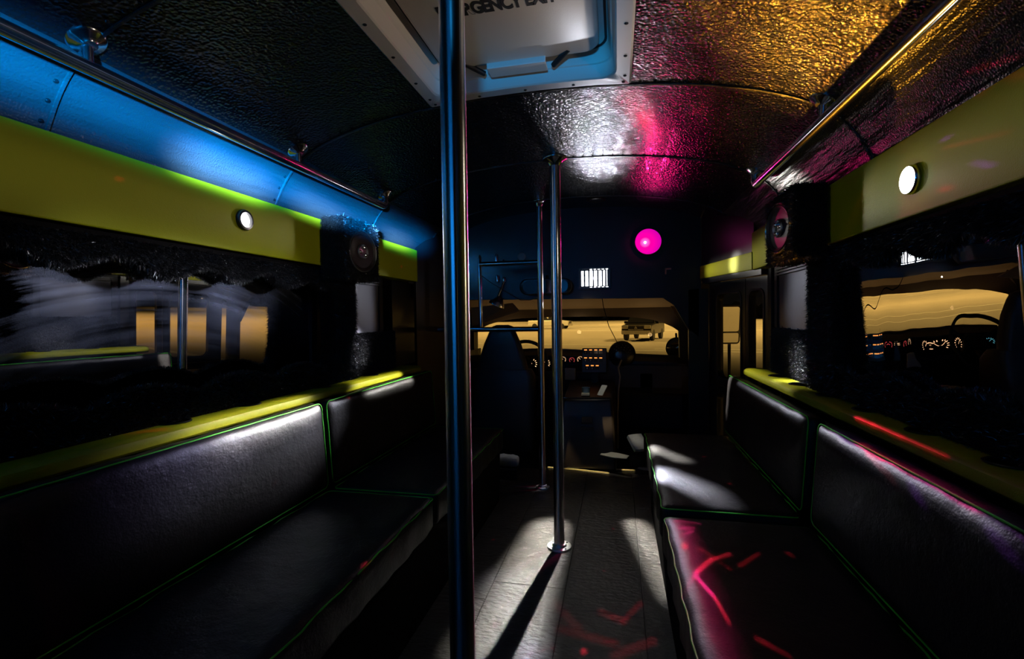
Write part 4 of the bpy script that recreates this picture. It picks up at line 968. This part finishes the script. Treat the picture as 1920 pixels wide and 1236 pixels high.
paper('step_wrapper', .46, 3.46, .05, .12, .03, -12, 5, M['card'], 'thin torn wrapper beside the long card on the cab floor', 'wrapper', .004)
# threshold strips, a towel and a box
for (a, b, w_, lab) in (((-.25, 3.535), (-.15, 3.515), .010, 'short bright trim strip left of the mid aisle pole foot'), ((-.13, 3.53), (.20, 3.475), .014, 'long bright brass threshold strip on the cab floor edge'), ((.20, 3.565), (.385, 3.57), .012, 'bright threshold strip nearest the entry steps'), ((-.11, 3.575), (.08, 3.56), .006, 'thin bright strip behind the long threshold strip')):
    v = Vector((b[0] - a[0], b[1] - a[1])); n_ = Vector((-v.y, v.x)).normalized() * w_ / 2
    p = [(a[0] - n_.x, a[1] - n_.y), (b[0] - n_.x * .4, b[1] - n_.y * .4), (b[0] + n_.x * .4, b[1] + n_.y * .4), (a[0] + n_.x, a[1] + n_.y)]
    tag(MB().prism(p, .0, .008, 2).build('threshold_strip', M['brass']), lab, 'trim', 'threshold strips')
bx = MB().box((-.66, 3.22, .0), (-.42, 3.36, .075)).build('floor_box', M['shade']); tag(bevel(bx, .006), 'low black box on the floor behind the driver seat', 'box')
tw = rbox((.175, .09, .07), .022, (12, 6, 4), .006, .006, 4); tw.v = [(x - .51, y + 3.29, z + .112) for x, y, z in tw.v]
tag(tw.build('folded_towel', M['paper'], None, True, 60), 'folded white towel on the low black box behind the driver seat', 'towel')
# white strap/handset cord on the passenger side of the dash
MB_ = MB().tube([(.30, 4.30, .74), (.27, 4.22, .68), (.285, 4.17, .61), (.27, 4.16, .50), (.262, 4.16, .30), (.262, 4.15, .005)], .008, 8).build('hose', M['clear'], None, True); tag(MB_, 'pale curved hose hanging under the dash fan', 'hose')
tag(MB().tube([(.165, 3.46, 1.25), (.168, 3.6, 1.20), (.20, 3.9, 1.05), (.28, 4.2, .87), (.36, 4.36, .78), (.40, 4.38, .765)], .0032, 6).build('hanging_cable', M['rubber'], None, True), 'thin black cable hanging from the bulkhead down to the dash', 'cable')

# map lamp, visor and wires at the driver's top left
vs = MB().loft([[(-.86, 3.62, 1.21), (-.52, 3.62, 1.24), (-.52, 3.635, 1.24), (-.86, 3.635, 1.21)], [(-.90, 3.78, 1.06), (-.50, 3.80, 1.18), (-.50, 3.815, 1.18), (-.90, 3.795, 1.06)]])
tag(bevel(vs.build('sun_visor', M['beige']), .006), 'beige sun visor at the top of the driver windscreen', 'sun visor')
ml = empty('map_lamp', 'small chrome gooseneck lamp with a bell shade above the driver seat', 'lamp')
MB().lathe([(.012, .05), (.02, .045), (.055, .0), (.06, -.02), (.055, -.018), (.0001, .03)], 24, T(-.575, 3.36, 1.235) @ RY(25)).build('shade', M['chrome'], ml, True)
MB().tube([(-.57, 3.36, 1.28), (-.55, 3.38, 1.34), (-.53, 3.40, 1.40)], .008, 10).build('neck', M['chrome'], ml, True)
for x, z, h, wd in ((-.585, 1.56, .055, 'upper left larger'), (-.53, 1.53, .03, 'upper right smaller'), (-.58, 1.41, .05, 'lower left larger'), (-.53, 1.40, .03, 'lower right smaller')):
    o = MB().lathe([(.012, -h / 2), (.014, 0), (.010, h / 2), (.0001, h / 2 + .004)], 16, T(x, 3.385, z)).build('coat_peg', M['chrome'], None, True)
    tag(o, f'{wd} chrome peg of the four on the bulkhead above the driver seat', 'peg', 'chrome pegs on the bulkhead')
tag(MB().tube([(-.63, 3.10, 1.42), (-.58, 3.2, 1.37), (-.48, 3.28, 1.30), (-.40, 3.33, 1.25), (-.33, 3.34, 1.25), (-.26, 3.33, 1.275)], .003, 6).build('loose_wire', M['rubber'], None, True), 'thin dark wire drooping from the side post to the interior mirror', 'wire')

# ------------------------------------------------------------------ outside: car park
gd = MB().box((-250, -40, -.55), (250, 320, -.50)).build('ground', M['asphalt']); tag(gd, kind='structure')
for (a, b, w_) in (((-14, 26), (10, 21), .14), ((-30, 34), (0, 27), .14), ((2, 24), (16, 22), .14), ((-20, 55), (30, 50), .2), ((-40, 75), (60, 72), .3), ((6, 10), (30, 16), .14), ((8, 6), (34, 10), .14), ((-30, 12), (-8, 9), .14)):
    v = Vector((b[0] - a[0], b[1] - a[1])); n_ = Vector((-v.y, v.x)).normalized() * w_
    MB().prism([(a[0] - n_.x, a[1] - n_.y), (b[0] - n_.x, b[1] - n_.y), (b[0] + n_.x, b[1] + n_.y), (a[0] + n_.x, a[1] + n_.y)], -.502, -.494, 2).build('marking', M['line'], gd)
tr = MB(); rnd = random.Random(3)
for k in range(420):
    x = rnd.uniform(-220, 260); y = 205 + rnd.uniform(-8, 20); r = rnd.uniform(1.5, 3.6)
    tr.lathe([(.2 * r, 0), (r, .7 * r), (.8 * r, 1.4 * r), (.2 * r, 2.0 * r)], 7, T(x, y, -.55))
tl = tr.build('treeline', M['tree']); tag(tl, 'dark line of trees beyond the car park', 'trees', None, 'stuff')

def wheel(parent, x, y, r):
    wq = T(x, y, r) @ RY(90)
    t_ = MB().lathe([(r * .6, -.11), (r * .95, -.11), (r, -.07), (r, .07), (r * .95, .11), (r * .6, .11)], 24, wq).build('wheel', M['rubber'], parent, True)
    MB().lathe([(r * .62, -.09), (r * .5, -.10), (r * .15, -.06), (.0001, -.06), (.0001, .06), (r * .15, .06), (r * .5, .10), (r * .62, .09)], 14, wq).build('hub', M['carchrome'], t_)
def vehicle(name, label, cat, paint, loc, rz, pick=False):
    t = empty(name, label, cat); L_, W_ = (4.7, 1.86) if not pick else (5.6, 1.95)
    hw = W_ / 2; h = L_ / 2
    # front is at -Y
    low = [(-h, .42), (-h + .02, .80), (-h + .12, 1.0), (-h + 1.15, 1.10), (-h + 1.3, 1.12), (h - .05, 1.12), (h, .95), (h, .42)]
    bevel(MB().prism(low, -hw, hw, 0).build('body', paint, t), .05, 2)
    cab_top = h - .5 if not pick else .7
    cabp = lambda y0, y1, ins, z: [(-hw + ins, y0, z), (hw - ins, y0, z), (hw - ins, y1, z), (-hw + ins, y1, z)]
    MB().loft([cabp(-h + 1.2, cab_top + .4, .04, 1.1), cabp(-h + 1.95, cab_top, .18, 1.72), cabp(-h + 2.05, cab_top - .1, .24, 1.78)]).build('cabin', paint, t)
    MB().loft([[(-hw + .12, -h + 1.27, 1.15), (hw - .12, -h + 1.27, 1.15), (hw - .12, -h + 1.20, 1.15), (-hw + .12, -h + 1.20, 1.15)], [(-hw + .24, -h + 1.9, 1.66), (hw - .24, -h + 1.9, 1.66), (hw - .24, -h + 1.84, 1.66), (-hw + .24, -h + 1.84, 1.66)]]).build('windscreen', M['carglass'], t)
    for s_ in (-1, 1):
        for y0, y1 in (((-h + 1.75), (-h + 2.7)), (-h + 2.8, cab_top - .15)):
            MB().loft([[(s_ * (hw - .03), y0 - .2, 1.16), (s_ * (hw - .03), y1 + .1, 1.16), (s_ * (hw - .07), y1 + .1, 1.16), (s_ * (hw - .07), y0 - .2, 1.16)], [(s_ * (hw - .15), y0 + .3, 1.62), (s_ * (hw - .15), y1, 1.62), (s_ * (hw - .19), y1, 1.62), (s_ * (hw - .19), y0 + .3, 1.62)]]).build('side_window', M['carglass'], t)
        bevel(MB().box((s_ * (hw - .42) if s_ > 0 else -hw + .02, -h - .03, .78), (hw - .02 if s_ > 0 else -hw + .42, -h + .1, 1.0)).build('headlamp', M['lamp_glass'], t), .03)
        MB().lathe([(.09, 0), (.09, .05), (.0001, .06)], 14, T(s_ * (hw - .3), -h - .02, .52) @ RX(90)).build('fog_lamp', M['lamp_glass'], t)
        bevel(MB().box((s_ * hw, -h + 1.5, 1.08), (s_ * (hw + .2), -h + 1.65, 1.26)).build('door_mirror', paint, t), .03)
        for y in (-h + .9, h - .95): wheel(t, s_ * (hw - .1), y, .37)
    bevel(MB().box((-hw + .45, -h - .03, .72), (hw - .45, -h + .06, 1.0)).build('grille', M['rubber'], t), .02)
    for z in (.735, .985): MB().box((-hw + .45, -h - .05, z - .02), (hw - .45, -h, z + .02)).build('grille_bar', M['carchrome'], t)
    MB().box((-hw + .03, -h - .1, .45), (hw - .03, -h + .05, .68)).build('bumper', M['carchrome'], t)
    em = MB()
    for k in range(3): em.add([(0, -.0, 0), (.05, 0, .05), (0, 0, .11), (-.05, 0, .05), (0, .01, 0), (.05, .01, .05), (0, .01, .11), (-.05, .01, .05)], [(0, 1, 2, 3), (7, 6, 5, 4), (0, 4, 5, 1), (1, 5, 6, 2), (2, 6, 7, 3), (3, 7, 4, 0)], T(0, -h - .06, .86) @ RY(120 * k))
    em.build('emblem', M['carchrome'], t)
    t.location = loc; t.rotation_euler = (0, 0, math.radians(rz)); return t
vehicle('parked_suv', 'dark sport utility car with chrome grille facing the bus through the windscreen', 'car', M['suv'], (2.0, 33.5, -.50), -15)
vehicle('parked_pickup', 'white pickup truck far off across the lit car park', 'truck', M['pickup'], (-8.6, 64, -.50), 80, True)

# mirrors outside
fm = empty('fender_mirror', 'round convex fender mirror seen beyond the windscreen lower right corner', 'mirror')
qm = T(.955, 6.0, .73) @ RX(90) @ RY(-20)
MB().lathe([(.0001, .03), (.08, .02), (.128, 0), (.133, -.01), (.125, -.04), (.0001, -.08)], 36, qm).build('shell', M['rubber'], fm, True)
MB().lathe([(.122, .002), (.08, .022), (.0001, .032)], 36, qm).build('glass', M['mirror'], fm, True)
MB().tube([(.955, 6.05, .85), (.96, 6.1, .90), (.99, 6.3, .80), (1.0, 6.4, .2)], .012, 8).build('arm', M['rubber'], fm, True)
hood = MB().loft([[(x, 5.06, z) for x, z in ((-1.0, .1), (-1.0, .50), (-.6, .58), (.4, .58), (.85, .50), (.85, .1))], [(x, 6.6, z) for x, z in ((-.85, .0), (-.85, .34), (-.5, .42), (.3, .42), (.7, .34), (.7, .0))]])
tag(hood.build('bonnet', M['black_paint'], None, True, 40), 'dark sloping bonnet of the bus below the windscreen', 'bonnet')
dm = empty('door_mirror', 'tall black framed exterior mirror with bracket outside the entry door glass', 'mirror')
def turned(mb, name, mat):
    mb.v = [tuple(T(1.24, 4.6, 1.03) @ RZ(14) @ RX(6) @ Vector(p)) for p in mb.v]; return mb.build(name, mat, dm, True, 40)
turned(MB().prism(rrect(-.105, -.17, .105, .18, .03, 4), 0, .07, 1), 'housing', M['rubber'])
turned(MB().prism(rrect(-.088, -.055, .088, .165, .02, 4), -.006, .003, 1), 'glass', M['mirror'])
turned(MB().prism(rrect(-.088, -.155, .088, -.07, .015, 4), -.006, .003, 1), 'lower_glass', M['mirror'])
MB().tube([(1.25, 4.64, .87), (1.25, 4.64, .42), (1.0, 4.66, .38), (.93, 4.66, .38)], .014, 8).build('arm', M['rubber'], dm, True)
